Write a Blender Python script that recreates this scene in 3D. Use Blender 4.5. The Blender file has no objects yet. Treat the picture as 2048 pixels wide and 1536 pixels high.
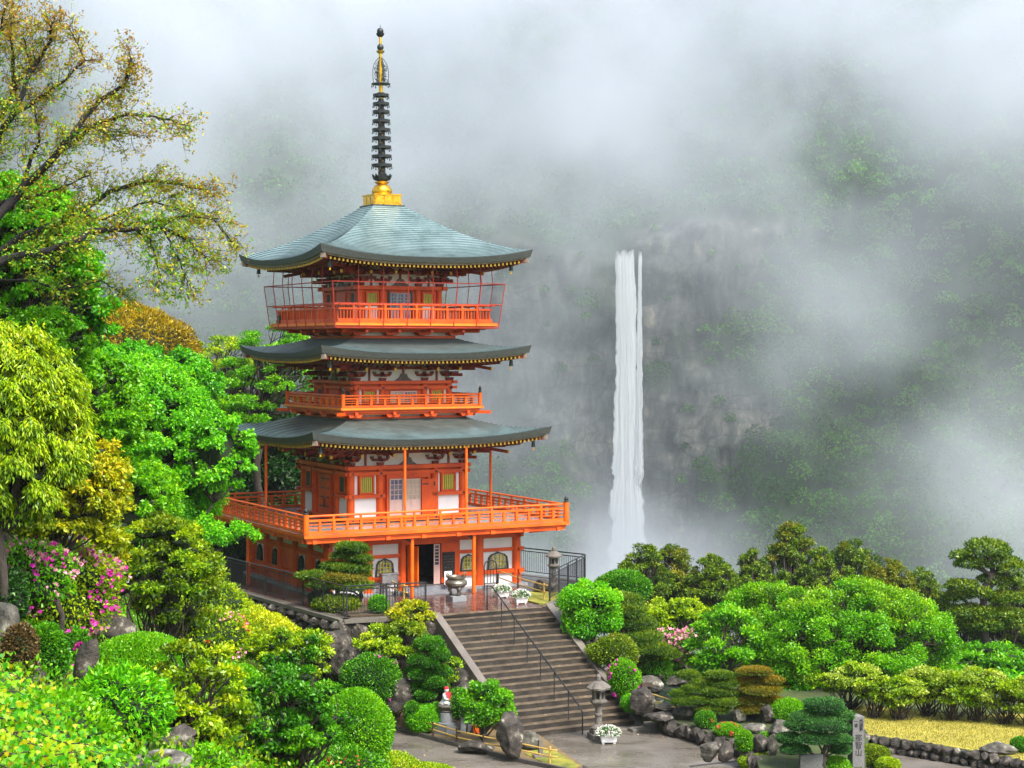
import bpy, math, random
import numpy as np
from mathutils import Vector, Matrix
# ---------------------------------------------------------------- camera, world, sun, exposure
S = bpy.context.scene
COL = S.collection
F, CXP, HOR = 3521.0, 1024.0, 693.0        # focal length and horizon in pixels of the 2048 px wide photograph
EYE = 10.3
cam = bpy.data.cameras.new('camera'); camo = bpy.data.objects.new('camera', cam); COL.objects.link(camo)
camo.location = (0, 0, EYE); camo.rotation_euler = (math.radians(90), 0, 0)
cam.sensor_width = 36; cam.lens = 36 * F / 2048; cam.shift_y = -(768 - HOR) / 2048
cam.clip_end = 3000; cam.clip_start = .1
S.camera = camo
W = bpy.data.worlds.new('World'); S.world = W; W.use_nodes = True
nt = W.node_tree; nt.nodes.clear()
SUN_EL, SUN_AZ = math.radians(52), math.radians(38)   # azimuth measured from -Y (behind the camera) towards +X
sky = nt.nodes.new('ShaderNodeTexSky'); sky.sky_type = 'NISHITA'; sky.sun_disc = False
sky.sun_elevation = SUN_EL; sky.sun_rotation = math.pi - SUN_AZ; sky.air_density = 1.0; sky.dust_density = 3.0; sky.ozone_density = 1.0
hs = nt.nodes.new('ShaderNodeHueSaturation'); hs.inputs['Saturation'].default_value = .75
bg = nt.nodes.new('ShaderNodeBackground'); bg.inputs['Strength'].default_value = .13
out = nt.nodes.new('ShaderNodeOutputWorld')
nt.links.new(sky.outputs[0], hs.inputs['Color']); nt.links.new(hs.outputs[0], bg.inputs[0]); nt.links.new(bg.outputs[0], out.inputs[0])
sl = bpy.data.lights.new('sun', 'SUN'); sl.energy = 2.5; sl.angle = math.radians(20); sl.color = (1, .96, .9)
so = bpy.data.objects.new('sun', sl); COL.objects.link(so)
sd = Vector((math.sin(SUN_AZ) * math.cos(SUN_EL), -math.cos(SUN_AZ) * math.cos(SUN_EL), math.sin(SUN_EL)))
so.rotation_euler = sd.to_track_quat('Z', 'Y').to_euler(); so.location = sd * 200
S.view_settings.view_transform = 'Standard'; S.view_settings.look = 'None'; S.view_settings.gamma = 1
S.view_settings.exposure = 1.4
S.cycles.use_denoising = True
S.cycles.max_bounces = 6; S.cycles.diffuse_bounces = 3; S.cycles.glossy_bounces = 2; S.cycles.transmission_bounces = 3
S.cycles.volume_bounces = 2; S.cycles.transparent_max_bounces = 12
S.cycles.volume_max_steps = 96; S.cycles.caustics_reflective = False; S.cycles.caustics_refractive = False
S.cycles.use_adaptive_sampling = True; S.cycles.adaptive_threshold = .02
# ---------------------------------------------------------------- helpers
pi = math.pi
rad = math.radians
def at(px, py, Y): return Vector(((px - CXP) / F * Y, Y, EYE - (py - HOR) / F * Y))
def G(px, py, z=0.):
    k = (EYE - z) * F / (py - HOR); return Vector(((px - CXP) / F * k, k, z))
PC, PT = Vector((-5.757, 78.0, 0)), 0.494
cT, sT = math.cos(PT), math.sin(PT)
def L(u, v, z=0.): return Vector((PC.x + u * cT - v * sT, PC.y + u * sT + v * cT, z))   # pagoda plan coordinates to world
def toL(p): dx, dy = p[0] - PC.x, p[1] - PC.y; return dx * cT + dy * sT, -dx * sT + dy * cT
def clampf(x, a, b): return max(a, min(b, x))
WALL_A, WALL_B = L(-5.95, -9.9), L(-7.6, 9.5)
def wall_dist(x, y):
    ax, ay, bx, by = WALL_A.x, WALL_A.y, WALL_B.x, WALL_B.y
    t = clampf(((x - ax) * (bx - ax) + (y - ay) * (by - ay)) / ((bx - ax) ** 2 + (by - ay) ** 2), 0, 1)
    return math.hypot(x - ax - t * (bx - ax), y - ay - t * (by - ay))
def TH(x, y):
    ye = min(y, 90)
    z = 8.7 - .205 * min(y, 66) + (.3 + .005 * ye) * max(0, -x - (1.5 + .05 * y)) - .6 * max(0, x + .06 * y + .3)
    if y > 52: z = min(z, -2.6 + .42 * max(0, wall_dist(x, y) - 1.6))
    z = max(z, -3.52)
    if x > -16: 
        e = 75 if x > 3 else 100
        if y > e: z = z - (y - e) * .5
    else:
        if y > 112: z = z - (y - 112) * .5
    z = max(z, -78)
    z += .12 * math.sin(x * 1.3 + y * .7) * math.sin(y * .9 - x * .4) * (1 if x < -6 else 0)
    return min(z, 16)
def hit(px, py):
    Y = 6.
    while Y < 200:
        p = at(px, py, Y)
        if p.z < TH(p.x, p.y): return p
        Y += .2
    return at(px, py, 90)
# ---- materials
MATS = {}
def new_mat(name):
    m = bpy.data.materials.new(name); m.use_nodes = True; n = m.node_tree; n.nodes.clear()
    o = n.nodes.new('ShaderNodeOutputMaterial'); return m, n, o
def ramp(n, fac, stops):
    r = n.nodes.new('ShaderNodeValToRGB'); n.links.new(fac, r.inputs[0])
    while len(r.color_ramp.elements) < len(stops): r.color_ramp.elements.new(.5)
    for e, (p, c) in zip(r.color_ramp.elements, stops): e.position = p; e.color = (*c, 1)
    return r
def noise(n, scale, detail=4, rough=.55, vec=None, typ='ShaderNodeTexNoise'):
    t = n.nodes.new(typ); t.inputs['Scale'].default_value = scale
    if 'Detail' in t.inputs: t.inputs['Detail'].default_value = detail
    if 'Roughness' in t.inputs and typ == 'ShaderNodeTexNoise': t.inputs['Roughness'].default_value = rough
    if vec is not None: n.links.new(vec, t.inputs['Vector'])
    return t
def coords(n, kind='Object', sc=(1, 1, 1)):
    c = n.nodes.new('ShaderNodeTexCoord'); m = n.nodes.new('ShaderNodeMapping'); m.inputs['Scale'].default_value = sc
    n.links.new(c.outputs[kind], m.inputs[0]); return m.outputs[0]
def surf(name, c1, c2=None, rough=.6, scale=3., bump=.2, bscale=None, metal=0., sc=(1, 1, 1), spec=.5, c3=None, stops=(.35, .65), coat=0.):
    if name in MATS: return MATS[name]
    m, n, o = new_mat(name); b = n.nodes.new('ShaderNodeBsdfPrincipled'); v = coords(n, sc=sc)
    t = noise(n, scale, 6, .6, v)
    st = [(stops[0], c1), (stops[1], c2 or c1)] + ([(min(.98, stops[1] + .12), c3)] if c3 else [])
    r = ramp(n, t.outputs[0], st); n.links.new(r.outputs[0], b.inputs['Base Color'])
    b.inputs['Roughness'].default_value = rough; b.inputs['Metallic'].default_value = metal
    b.inputs['Specular IOR Level'].default_value = spec
    if coat: b.inputs['Coat Weight'].default_value = coat; b.inputs['Coat Roughness'].default_value = .15
    if bump:
        t2 = noise(n, bscale or scale * 4, 8, .65, v); bp = n.nodes.new('ShaderNodeBump'); bp.inputs['Strength'].default_value = bump; bp.inputs['Distance'].default_value = .05
        n.links.new(t2.outputs[0], bp.inputs['Height']); n.links.new(bp.outputs[0], b.inputs['Normal'])
    n.links.new(b.outputs[0], o.inputs[0]); MATS[name] = m; return m
def leafmat(name, cols, trans=.35, gloss=.035, ns=.6):
    """cols: 3-4 base colours, picked per leaf"""
    if name in MATS: return MATS[name]
    m, n, o = new_mat(name)
    a = n.nodes.new('ShaderNodeAttribute'); a.attribute_name = 'rnd'
    t = noise(n, ns, 2, .5, coords(n)); mx = n.nodes.new('ShaderNodeMath'); mx.operation = 'MULTIPLY_ADD'
    mx.inputs[1].default_value = .9; mx.inputs[2].default_value = -.45; n.links.new(t.outputs[0], mx.inputs[0])
    ad = n.nodes.new('ShaderNodeMath'); ad.operation = 'ADD'; ad.use_clamp = True; n.links.new(a.outputs['Fac'], ad.inputs[0]); n.links.new(mx.outputs[0], ad.inputs[1])
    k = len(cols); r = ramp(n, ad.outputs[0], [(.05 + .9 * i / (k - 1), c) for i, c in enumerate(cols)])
    d = n.nodes.new('ShaderNodeBsdfDiffuse'); tr = n.nodes.new('ShaderNodeBsdfTranslucent'); g = n.nodes.new('ShaderNodeBsdfGlossy')
    g.inputs['Roughness'].default_value = .42; g.inputs['Color'].default_value = (.75, .85, .6, 1)
    for x in (d, tr): n.links.new(r.outputs[0], x.inputs[0])
    m1 = n.nodes.new('ShaderNodeMixShader'); m1.inputs[0].default_value = trans; n.links.new(d.outputs[0], m1.inputs[1]); n.links.new(tr.outputs[0], m1.inputs[2])
    m2 = n.nodes.new('ShaderNodeMixShader'); m2.inputs[0].default_value = gloss; n.links.new(m1.outputs[0], m2.inputs[1]); n.links.new(g.outputs[0], m2.inputs[2])
    n.links.new(m2.outputs[0], o.inputs[0]); MATS[name] = m; return m
MIST_K, HAZE_K = .0125, .0001
# ---- mesh builder
def ico(sub):
    t = (1 + 5 ** .5) / 2
    v = [(-1, t, 0), (1, t, 0), (-1, -t, 0), (1, -t, 0), (0, -1, t), (0, 1, t), (0, -1, -t), (0, 1, -t), (t, 0, -1), (t, 0, 1), (-t, 0, -1), (-t, 0, 1)]
    f = [(0, 11, 5), (0, 5, 1), (0, 1, 7), (0, 7, 10), (0, 10, 11), (1, 5, 9), (5, 11, 4), (11, 10, 2), (10, 7, 6), (7, 1, 8), (3, 9, 4), (3, 4, 2), (3, 2, 6), (3, 6, 8), (3, 8, 9), (4, 9, 5), (2, 4, 11), (6, 2, 10), (8, 6, 7), (9, 8, 1)]
    v = [Vector(x).normalized() for x in v]
    for _ in range(sub):
        c = {}; nf = []
        def mid(a, b):
            k = (min(a, b), max(a, b))
            if k not in c: v.append(((v[a] + v[b]) / 2).normalized()); c[k] = len(v) - 1
            return c[k]
        for a, b, d in f:
            x, y, z = mid(a, b), mid(b, d), mid(d, a); nf += [(a, x, z), (b, y, x), (d, z, y), (x, y, z)]
        f = nf
    return np.array([tuple(x) for x in v]), f
ICO = {k: ico(k) for k in (1, 2, 3, 4)}
class MB:
    def __init__(s): s.v = []; s.f = []; s.m = []; s.M = None; s.cur = 0
    def add(s, vs, fs, mat=None):
        o = len(s.v)
        if s.M is not None: vs = [tuple(s.M @ Vector(x)) for x in vs]
        s.v += [tuple(x) for x in vs]; s.f += [tuple(i + o for i in f) for f in fs]; s.m += [s.cur if mat is None else mat] * len(fs)
    def box(s, c, d, rz=0, mat=None, top=None):
        x, y, z = d[0] / 2, d[1] / 2, d[2] / 2; tx, ty = top or (1, 1)
        p = [(-x, -y, -z), (x, -y, -z), (x, y, -z), (-x, y, -z), (-x * tx, -y * ty, z), (x * tx, -y * ty, z), (x * tx, y * ty, z), (-x * tx, y * ty, z)]
        cr, sr = math.cos(rz), math.sin(rz)
        s.add([(c[0] + a * cr - b * sr, c[1] + a * sr + b * cr, c[2] + h) for a, b, h in p],
              [(0, 3, 2, 1), (4, 5, 6, 7), (0, 1, 5, 4), (1, 2, 6, 5), (2, 3, 7, 6), (3, 0, 4, 7)], mat)
    def bb(s, x0, x1, y0, y1, z0, z1, mat=None): s.box(((x0 + x1) / 2, (y0 + y1) / 2, (z0 + z1) / 2), (abs(x1 - x0), abs(y1 - y0), abs(z1 - z0)), 0, mat)
    def beam(s, p, q, w, h, mat=None):
        p, q = Vector(p), Vector(q); d = (q - p).normalized(); r = d.cross(Vector((0, 0, 1)))
        r = Vector((1, 0, 0)) if r.length < 1e-4 else r.normalized(); u = r.cross(d)
        vs = [a + r * (w / 2 * i) + u * (h / 2 * j) for a in (p, q) for i, j in ((-1, -1), (1, -1), (1, 1), (-1, 1))]
        s.add(vs, [(0, 1, 2, 3), (7, 6, 5, 4), (0, 4, 5, 1), (1, 5, 6, 2), (2, 6, 7, 3), (3, 7, 4, 0)], mat)
    def tube(s, pts, rr, n=8, mat=None, cap=True):
        pts = [Vector(p) for p in pts]; vs = []; fs = []
        if not hasattr(rr, '__len__'): rr = [rr] * len(pts)
        r0 = None
        for i, p in enumerate(pts):
            d = (pts[min(i + 1, len(pts) - 1)] - pts[max(i - 1, 0)]); d = d.normalized() if d.length > 1e-9 else Vector((0, 0, 1))
            if r0 is None: a = Vector((1, 0, 0)) if abs(d.x) < .8 else Vector((0, 1, 0)); r0 = d.cross(a).normalized()
            r0 = (r0 - d * r0.dot(d)); r0 = r0.normalized() if r0.length > 1e-6 else d.orthogonal().normalized(); u = d.cross(r0)
            vs += [p + (r0 * math.cos(2 * pi * k / n) + u * math.sin(2 * pi * k / n)) * rr[i] for k in range(n)]
        for i in range(len(pts) - 1):
            for k in range(n):
                a, b = i * n + k, i * n + (k + 1) % n; fs.append((a, b, b + n, a + n))
        if cap: fs += [tuple(range(n - 1, -1, -1)), tuple((len(pts) - 1) * n + k for k in range(n))]
        s.add(vs, fs, mat)
    def cyl(s, p, q, r, n=12, mat=None, r2=None): s.tube([p, q], [r, r if r2 is None else r2], n, mat)
    def lathe(s, c, prof, n=20, mat=None, sq=None):
        vs = []; fs = []
        for r, z in prof: vs += [(c[0] + r * math.cos(2 * pi * (k + .5) / n), c[1] + r * math.sin(2 * pi * (k + .5) / n), c[2] + z) for k in range(n)]
        for i in range(len(prof) - 1):
            for k in range(n):
                a, b = i * n + k, i * n + (k + 1) % n; fs.append((a, b, b + n, a + n))
        fs += [tuple(range(n - 1, -1, -1)), tuple((len(prof) - 1) * n + k for k in range(n))]
        s.add(vs, fs, mat)
    def ball(s, c, r, sub=2, mat=None, amp=0, seed=0, fr=2., flat=0):
        v, f = ICO[sub]; rng = np.random.RandomState(seed); V = v.copy()
        if amp:
            g = np.zeros(len(v)); 
            for k in range(5):
                w = rng.normal(size=3) * fr * (1 + .7 * k); g += np.sin(V @ w + rng.rand() * 6) / (1 + .8 * k)
            V = V * (1 + amp * g)[:, None]
        if not hasattr(r, '__len__'): r = (r, r, r)
        s.add([(c[0] + x * r[0], c[1] + y * r[1], c[2] + z * r[2]) for x, y, z in V], f, mat)
    def rock(s, c, r, seed=0, mat=None, sub=3, facets=9, rz=0):
        """faceted boulder: a sphere cut by random planes"""
        v, f = ICO[sub]; rng = np.random.RandomState(seed); V = v.copy()
        for k in range(facets):
            nrm = rng.normal(size=3); nrm /= np.linalg.norm(nrm); h = rng.uniform(.55, .85); d = V @ nrm; e = np.maximum(d - h, 0); V = V - e[:, None] * nrm * .93
        for k in range(7): w = rng.normal(size=3) * (3 + 2.5 * k); V = V * (1 + (.035 / (1 + .5 * k)) * np.sin(V @ w + rng.rand() * 6))[:, None]
        cr, sr = math.cos(rz), math.sin(rz)
        s.add([(c[0] + (x * cr - y * sr) * r[0], c[1] + (x * sr + y * cr) * r[1], c[2] + z * r[2]) for x, y, z in V], f, mat)
    def prism(s, poly, z0, z1, mat=None, side=None):
        n = len(poly); ar = sum(poly[i][0] * poly[(i + 1) % n][1] - poly[(i + 1) % n][0] * poly[i][1] for i in range(n))
        if ar < 0: poly = poly[::-1]
        vs = [(p[0], p[1], z0) for p in poly] + [(p[0], p[1], z1) for p in poly]
        s.add(vs, [tuple(range(n, 2 * n))], mat); s.add(vs, [tuple(range(n - 1, -1, -1))] + [(i, (i + 1) % n, (i + 1) % n + n, i + n) for i in range(n)], mat if side is None else side)
    def build(s, name, mats, parent=None, loc=None, rz=0, smooth=False, bevel=0):
        me = bpy.data.meshes.new(name); me.from_pydata(s.v, [], s.f)
        if not isinstance(mats, (list, tuple)): mats = [mats]
        for m in mats: me.materials.append(m)
        if len(mats) > 1: me.polygons.foreach_set('material_index', s.m)
        if smooth: me.polygons.foreach_set('use_smooth', [True] * len(s.f))
        me.update(); o = bpy.data.objects.new(name, me); COL.objects.link(o)
        if smooth == 'auto':
            try: me.set_sharp_from_angle(angle=rad(38))
            except Exception: pass
        if loc is not None: o.location = loc
        o.rotation_euler = (0, 0, rz)
        if parent: o.parent = parent
        if bevel:
            b = o.modifiers.new('bevel', 'BEVEL'); b.width = bevel; b.segments = 2; b.limit_method = 'ANGLE'
        return o
def npmesh(name, verts, k, mats, midx=None, rnd=None, parent=None, loc=None, smooth=False, extra=None):
    """fast mesh of separate k-gons; verts (n*k,3)"""
    n = len(verts) // k; me = bpy.data.meshes.new(name)
    me.vertices.add(n * k); me.vertices.foreach_set('co', np.ascontiguousarray(verts, dtype=np.float32).ravel())
    me.loops.add(n * k); me.loops.foreach_set('vertex_index', np.arange(n * k, dtype=np.int32))
    me.polygons.add(n); me.polygons.foreach_set('loop_start', np.arange(0, n * k, k, dtype=np.int32)); 
    try: me.polygons.foreach_set('loop_total', np.full(n, k, dtype=np.int32))
    except Exception: pass
    for m in mats: me.materials.append(m)
    if midx is not None: me.polygons.foreach_set('material_index', np.asarray(midx, dtype=np.int32))
    me.update(calc_edges=True)
    if rnd is not None:
        a = me.attributes.new('rnd', 'FLOAT', 'FACE'); a.data.foreach_set('value', np.asarray(rnd, dtype=np.float32))
    o = bpy.data.objects.new(name, me); COL.objects.link(o)
    if parent: o.parent = parent
    if loc is not None: o.location = loc
    return o
def gridmesh(name, X, Y, Z, mats, smooth=True, **kw):
    h, w = X.shape; me = bpy.data.meshes.new(name); me.vertices.add(h * w)
    me.vertices.foreach_set('co', np.stack([X, Y, Z], -1).astype(np.float32).ravel())
    i = np.arange(h * w).reshape(h, w); q = np.stack([i[:-1, :-1], i[:-1, 1:], i[1:, 1:], i[1:, :-1]], -1).reshape(-1, 4)
    n = len(q); me.loops.add(n * 4); me.loops.foreach_set('vertex_index', q.ravel().astype(np.int32)); me.polygons.add(n)
    me.polygons.foreach_set('loop_start', np.arange(0, n * 4, 4, dtype=np.int32))
    for m in mats: me.materials.append(m)
    if smooth: me.polygons.foreach_set('use_smooth', np.ones(n, bool))
    me.update(calc_edges=True); o = bpy.data.objects.new(name, me); COL.objects.link(o); return o
def tag(o, label=None, cat=None, group=None, kind=None):
    for k, v in (('label', label), ('category', cat), ('group', group), ('kind', kind)):
        if v: o[k] = v
    return o
def thing(name, label, cat, loc=(0, 0, 0), rz=0, group=None):
    o = bpy.data.objects.new(name, None); COL.objects.link(o); o.location = loc; o.rotation_euler = (0, 0, rz); o.empty_display_size = .3
    return tag(o, label, cat, group)
def dup(root, loc, rz=None, label=None, scale=None, group=None):
    r = root.copy(); COL.objects.link(r); r.location = loc
    if rz is not None: r.rotation_euler = (0, 0, rz)
    if scale is not None: r.scale = scale if hasattr(scale, '__len__') else (scale,) * 3
    if label: r['label'] = label
    if group: r['group'] = group
    for ch in list(root.children):
        c = ch.copy(); COL.objects.link(c); c.parent = r
        for g in list(ch.children): d = g.copy(); COL.objects.link(d); d.parent = c
    return r
# ---------------------------------------------------------------- shared materials
VERM = surf('vermilion', (.76, .1, .002), (.55, .055, .002), .5, .9, .12, 14, c3=(.34, .035, .006), spec=.4)
VERM2 = surf('vermilion_orange', (.82, .14, .002), (.66, .085, .002), .5, 1.3, .12, 14, c3=(.42, .07, .01), spec=.4)
VERM_SHADE = surf('shaded_vermilion', (.28, .032, .014), (.16, .022, .012), .6, 3., .1, 30, c3=(.34, .1, .07))  # eave vermilion, shade under the roofs put into a darker, browner colour
WHITE = surf('white_plaster', (.78, .77, .76), (.72, .71, .7), .7, 2., .03)
BLACK = surf('black_metal', (.018, .02, .022), (.03, .033, .036), .35, 8., .05, metal=.2)
DARK = surf('dark_interior', (.012, .011, .01), (.02, .018, .016), .8)
GOLD = surf('gold', (.85, .52, .04), (.6, .32, .02), .28, 6., .3, 20, metal=.85, c3=(.08, .055, .02), stops=(.3, .6))
BRONZE = surf('dark_bronze', (.022, .028, .03), (.05, .055, .05), .4, 6., .2, 20, metal=.5)
YEL = surf('yellow_paint', (.75, .48, .03), (.6, .36, .02), .5)
YGREEN = surf('yellow_green_bars', (.58, .5, .03), (.42, .4, .03), .45, 6.)
DGREEN = surf('dark_green_bars', (.01, .05, .035), (.02, .08, .05), .5, 6.)
PINK = surf('pale_pink_wood', (.68, .46, .4), (.6, .4, .34), .5, 4.)
GLASS = surf('window_glass', (.03, .045, .075), (.06, .08, .12), .06, 2., 0, spec=.8)
CREAM = surf('paper_panes', (.5, .44, .33), (.42, .36, .26), .5, 3.)
STONE = surf('lantern_stone', (.17, .15, .125), (.09, .08, .07), .85, 9., .5, 30, c3=(.36, .33, .28))
GREYST = surf('grey_granite', (.24, .25, .26), (.17, .18, .19), .7, 40., .25, 80)
ROCK = surf('garden_rock', (.018, .016, .012), (.065, .053, .042), .8, 3.2, 1., 9, c3=(.34, .32, .25), stops=(.4, .58))
ROCK2 = surf('pale_rock', (.04, .038, .03), (.115, .105, .082), .85, 3.4, 1., 10, c3=(.36, .36, .28), stops=(.38, .58))
BARK = surf('bark', (.035, .026, .02), (.07, .055, .042), .9, 12., .8, 30, sc=(1, 1, .3))
BAMBOO = surf('bamboo', (.6, .4, .1), (.45, .28, .06), .45, 5., .1)
WOODD = surf('dark_post', (.05, .032, .02), (.08, .055, .035), .8, 8., .4)
CONC = surf('wet_concrete', (.12, .105, .088), (.17, .15, .125), .42, 1.3, .25, 40)
# ---------------------------------------------------------------- pagoda
def roof_mat(name, stain):
    m, n, o = new_mat(name); b = n.nodes.new('ShaderNodeBsdfPrincipled'); v = coords(n)
    t = noise(n, 1.1, 6, .65, v); fine = noise(n, 14, 3, .6, v)
    mx = n.nodes.new('ShaderNodeMixRGB'); mx.inputs[0].default_value = .35; n.links.new(t.outputs[0], mx.inputs[1]); n.links.new(fine.outputs[0], mx.inputs[2])
    clean = ramp(n, mx.outputs[0], [(.32, (.05, .08, .075)), (.46, (.125, .2, .2)), (.66, (.24, .34, .35))])
    if stain:
        wet = ramp(n, mx.outputs[0], [(.3, (.035, .03, .022)), (.55, (.1, .08, .05)), (.75, (.1, .15, .12))])
        sep = n.nodes.new('ShaderNodeSeparateXYZ'); n.links.new(v, sep.inputs[0])
        ax = [None, None]
        for i in (0, 1): ax[i] = n.nodes.new('ShaderNodeMath'); ax[i].operation = 'ABSOLUTE'; n.links.new(sep.outputs[i], ax[i].inputs[0])
        mm = n.nodes.new('ShaderNodeMath'); mm.operation = 'MAXIMUM'; n.links.new(ax[0].outputs[0], mm.inputs[0]); n.links.new(ax[1].outputs[0], mm.inputs[1])
        ad = n.nodes.new('ShaderNodeMath'); ad.operation = 'MULTIPLY_ADD'; n.links.new(t.outputs[0], ad.inputs[0]); ad.inputs[1].default_value = 2.2; n.links.new(mm.outputs[0], ad.inputs[2])
        mr = n.nodes.new('ShaderNodeMapRange'); mr.inputs[1].default_value = stain; mr.inputs[2].default_value = stain + 1.3; n.links.new(ad.outputs[0], mr.inputs[0])
        x = n.nodes.new('ShaderNodeMixRGB'); n.links.new(mr.outputs[0], x.inputs[0]); n.links.new(wet.outputs[0], x.inputs[1]); n.links.new(clean.outputs[0], x.inputs[2]); clean = x
    n.links.new(clean.outputs[0], b.inputs['Base Color']); b.inputs['Roughness'].default_value = .36; b.inputs['Metallic'].default_value = .1
    n.links.new(b.outputs[0], o.inputs[0]); return m
ROOF_CLEAN, ROOF_WET = roof_mat('copper_roof', 0), roof_mat('wet_copper_roof', 4.7)
FASC = surf('eave_edge', (.03, .034, .03), (.06, .068, .06), .6, 5., .3, 30, sc=(1, 1, 8))
TAN = surf('eave_board', (.2, .15, .11), (.28, .22, .17), .6, 4.)
DECK = surf('wet_deck', (.3, .28, .27), (.2, .19, .185), .18, 2., .05)
PG = thing('pagoda', 'vermilion three-storey pagoda with blue-green copper roofs and a tall black and gold spire', 'pagoda', PC, PT)
def faces(mb, fs=(0, 1, 2, 3)):
    for k in fs: mb.M = Matrix.Rotation(k * pi / 2, 4, 'Z'); yield k
    mb.M = None
# face 0 front (towards the stairs), 3 left face
def eave(at_, t, z0, up, drop=0.):
    return z0 + up * abs(t) ** 2.6
def make_roof(at0, z0, at1, z1, up, nrow, wall, zin, mat, nr_step=.19, bell_a=None):
    """at0,z0 top ring; at1 tip half width; z1 mid eave height; wall: body half width; zin underside height at the body"""
    mb = MB(); NT = 32; ts = [-1 + 2 * i / NT for i in range(NT + 1)]
    def pt(s, t, dz=0, ins=0):
        a = at0 + (at1 - at0) * s; bow = .12 * s * (1 - abs(t) ** 2)
        z = z1 + (z0 - z1) * (1 - s) ** 1.28 + up * s ** 2.2 * abs(t) ** 2.6
        y = a - bow - ins; return (t * (a - ins), -y, z + dz)
    for _ in faces(mb):
        for r in range(nrow):
            s0, s1 = r / nrow, (r + 1) / nrow
            A = [pt(s0, t, 0) for t in ts]; B = [pt(s1, t, .028) for t in ts]; Cc = [pt(s1, t, -.002) for t in ts]
            n = NT + 1; mb.add(A + B + Cc, [(i, i + n, i + n + 1, i + 1) for i in range(NT)], 0); mb.add(A + B + Cc, [(i + n, i + 2 * n, i + 2 * n + 1, i + n + 1) for i in range(NT)], 1)
    o = mb.build('roof', [mat, surf('course_edge', (.03, .055, .06), (.06, .09, .09), .5)], PG)
    # fascia layers
    fb = MB()
    for _ in faces(fb):
        n = NT + 1
        h = lambda t: .2 + .1 * abs(t) ** 3
        A = [pt(1, t, .03, -.02) for t in ts]; B = [pt(1, t, -h(t), .06) for t in ts]; C2 = [pt(1, t, -h(t), .16) for t in ts]
        D = [pt(1, t, -h(t) - .09, .19) for t in ts]; E2 = [pt(1, t, -h(t) - .09, .36) for t in ts]
        def seam(a, b, m): fb.add(a + b, [(i, i + n, i + n + 1, i + 1) for i in range(NT)], m)
        seam(A, B, 0); seam(B, C2, 0); seam(C2, D, 1); seam(D, E2, 1)
        # soffit
        E3 = []
        for t in ts: E3.append((t * (wall + .1), -(wall + .1), zin))
        seam(E2, E3, 2)
    fb.build('eave', [FASC, TAN, VERM_SHADE], o)
    rb = MB()
    for _ in faces(rb):
        x = -(at1 - .35)
        while x < at1 - .34:
            t = x / at1; p = pt(1, t); zt = p[2] - .2 - .1 * abs(t) ** 3 - .15; yo = -p[1] - .26
            inner = max(wall + .3, abs(x) * .96)
            if yo > inner + .05:
                k = (yo - inner) / (yo - wall)
                zi = zt + (zin - .06 - zt) * k
                rb.beam((x, -yo, zt), (x, -inner, zi), .075, .095, 0)
                rb.box((x, -yo - .008, zt), (.079, .02, .099), 0, 1)
                y2 = yo - .62
                if y2 > inner + .1:
                    k2 = (y2 - inner) / (yo - inner) if yo > inner else 0; z2 = zi + (zt - zi) * k2 - .1
                    rb.beam((x, -y2, z2), (x, -inner, zi - .1), .07, .085, 0); rb.box((x, -y2 - .008, z2), (.06, .02, .07), 0, 2)
            x += nr_step
        # hip beam at the corner
        e = pt(1, -1); rb.beam((e[0] + .22, e[1] + .22, e[2] - .46), (-wall, -wall, zin - .1), .2, .2, 0)
        rb.box((e[0] + .2, e[1] + .2, e[2] - .44), (.2, .2, .2), pi / 4, 2)
        rb.beam((e[0] + 1.0, e[1] + 1.0, e[2] - .72), (-wall, -wall, zin - .4), .18, .16, 0)
    rb.build('rafters', [VERM_SHADE, YEL, TAN], o)
    ab = bell_a
    proto = None
    for k in range(4):
        sx, sy = ((-1, -1), (1, -1), (1, 1), (-1, 1))[k]; zb = z1 + up - .62
        if proto is None:
            b = MB(); b.cyl((0, 0, 0), (0, 0, .2), .012, 6, 0)
            b.lathe((0, 0, 0), [(.05, .02), (.075, -.02), (.085, -.2), (.105, -.27)], 12, 0); b.box((0, 0, -.36), (.07, .015, .09), 0, 1); b.cyl((0, 0, -.33), (0, 0, -.2), .01, 5, 1)
            proto = w = b.build('wind_bell', [BRONZE, GOLD], o)
        else: w = proto.copy(); COL.objects.link(w); w.parent = o
        w.location = (sx * ab, sy * ab, zb)
    return o
R3 = make_roof(.72, 16.48, 4.9, 14.02, .45, 30, 1.95, 14.0, ROOF_CLEAN, bell_a=4.22)
R2 = make_roof(2.4, 10.66, 4.86, 9.98, .36, 16, 2.3, 9.85, ROOF_WET, bell_a=4.22)
R1 = make_roof(2.7, 7.24, 5.5, 6.42, .43, 18, 2.75, 6.25, ROOF_WET, bell_a=4.93)
for o, l in ((R3, 'highest roof, clean pale blue-green copper in fine horizontal courses'), (R2, 'middle roof, wet copper stained dark brown'), (R1, 'lowest and widest roof, wet copper stained dark brown')): o['label'] = l
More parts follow.
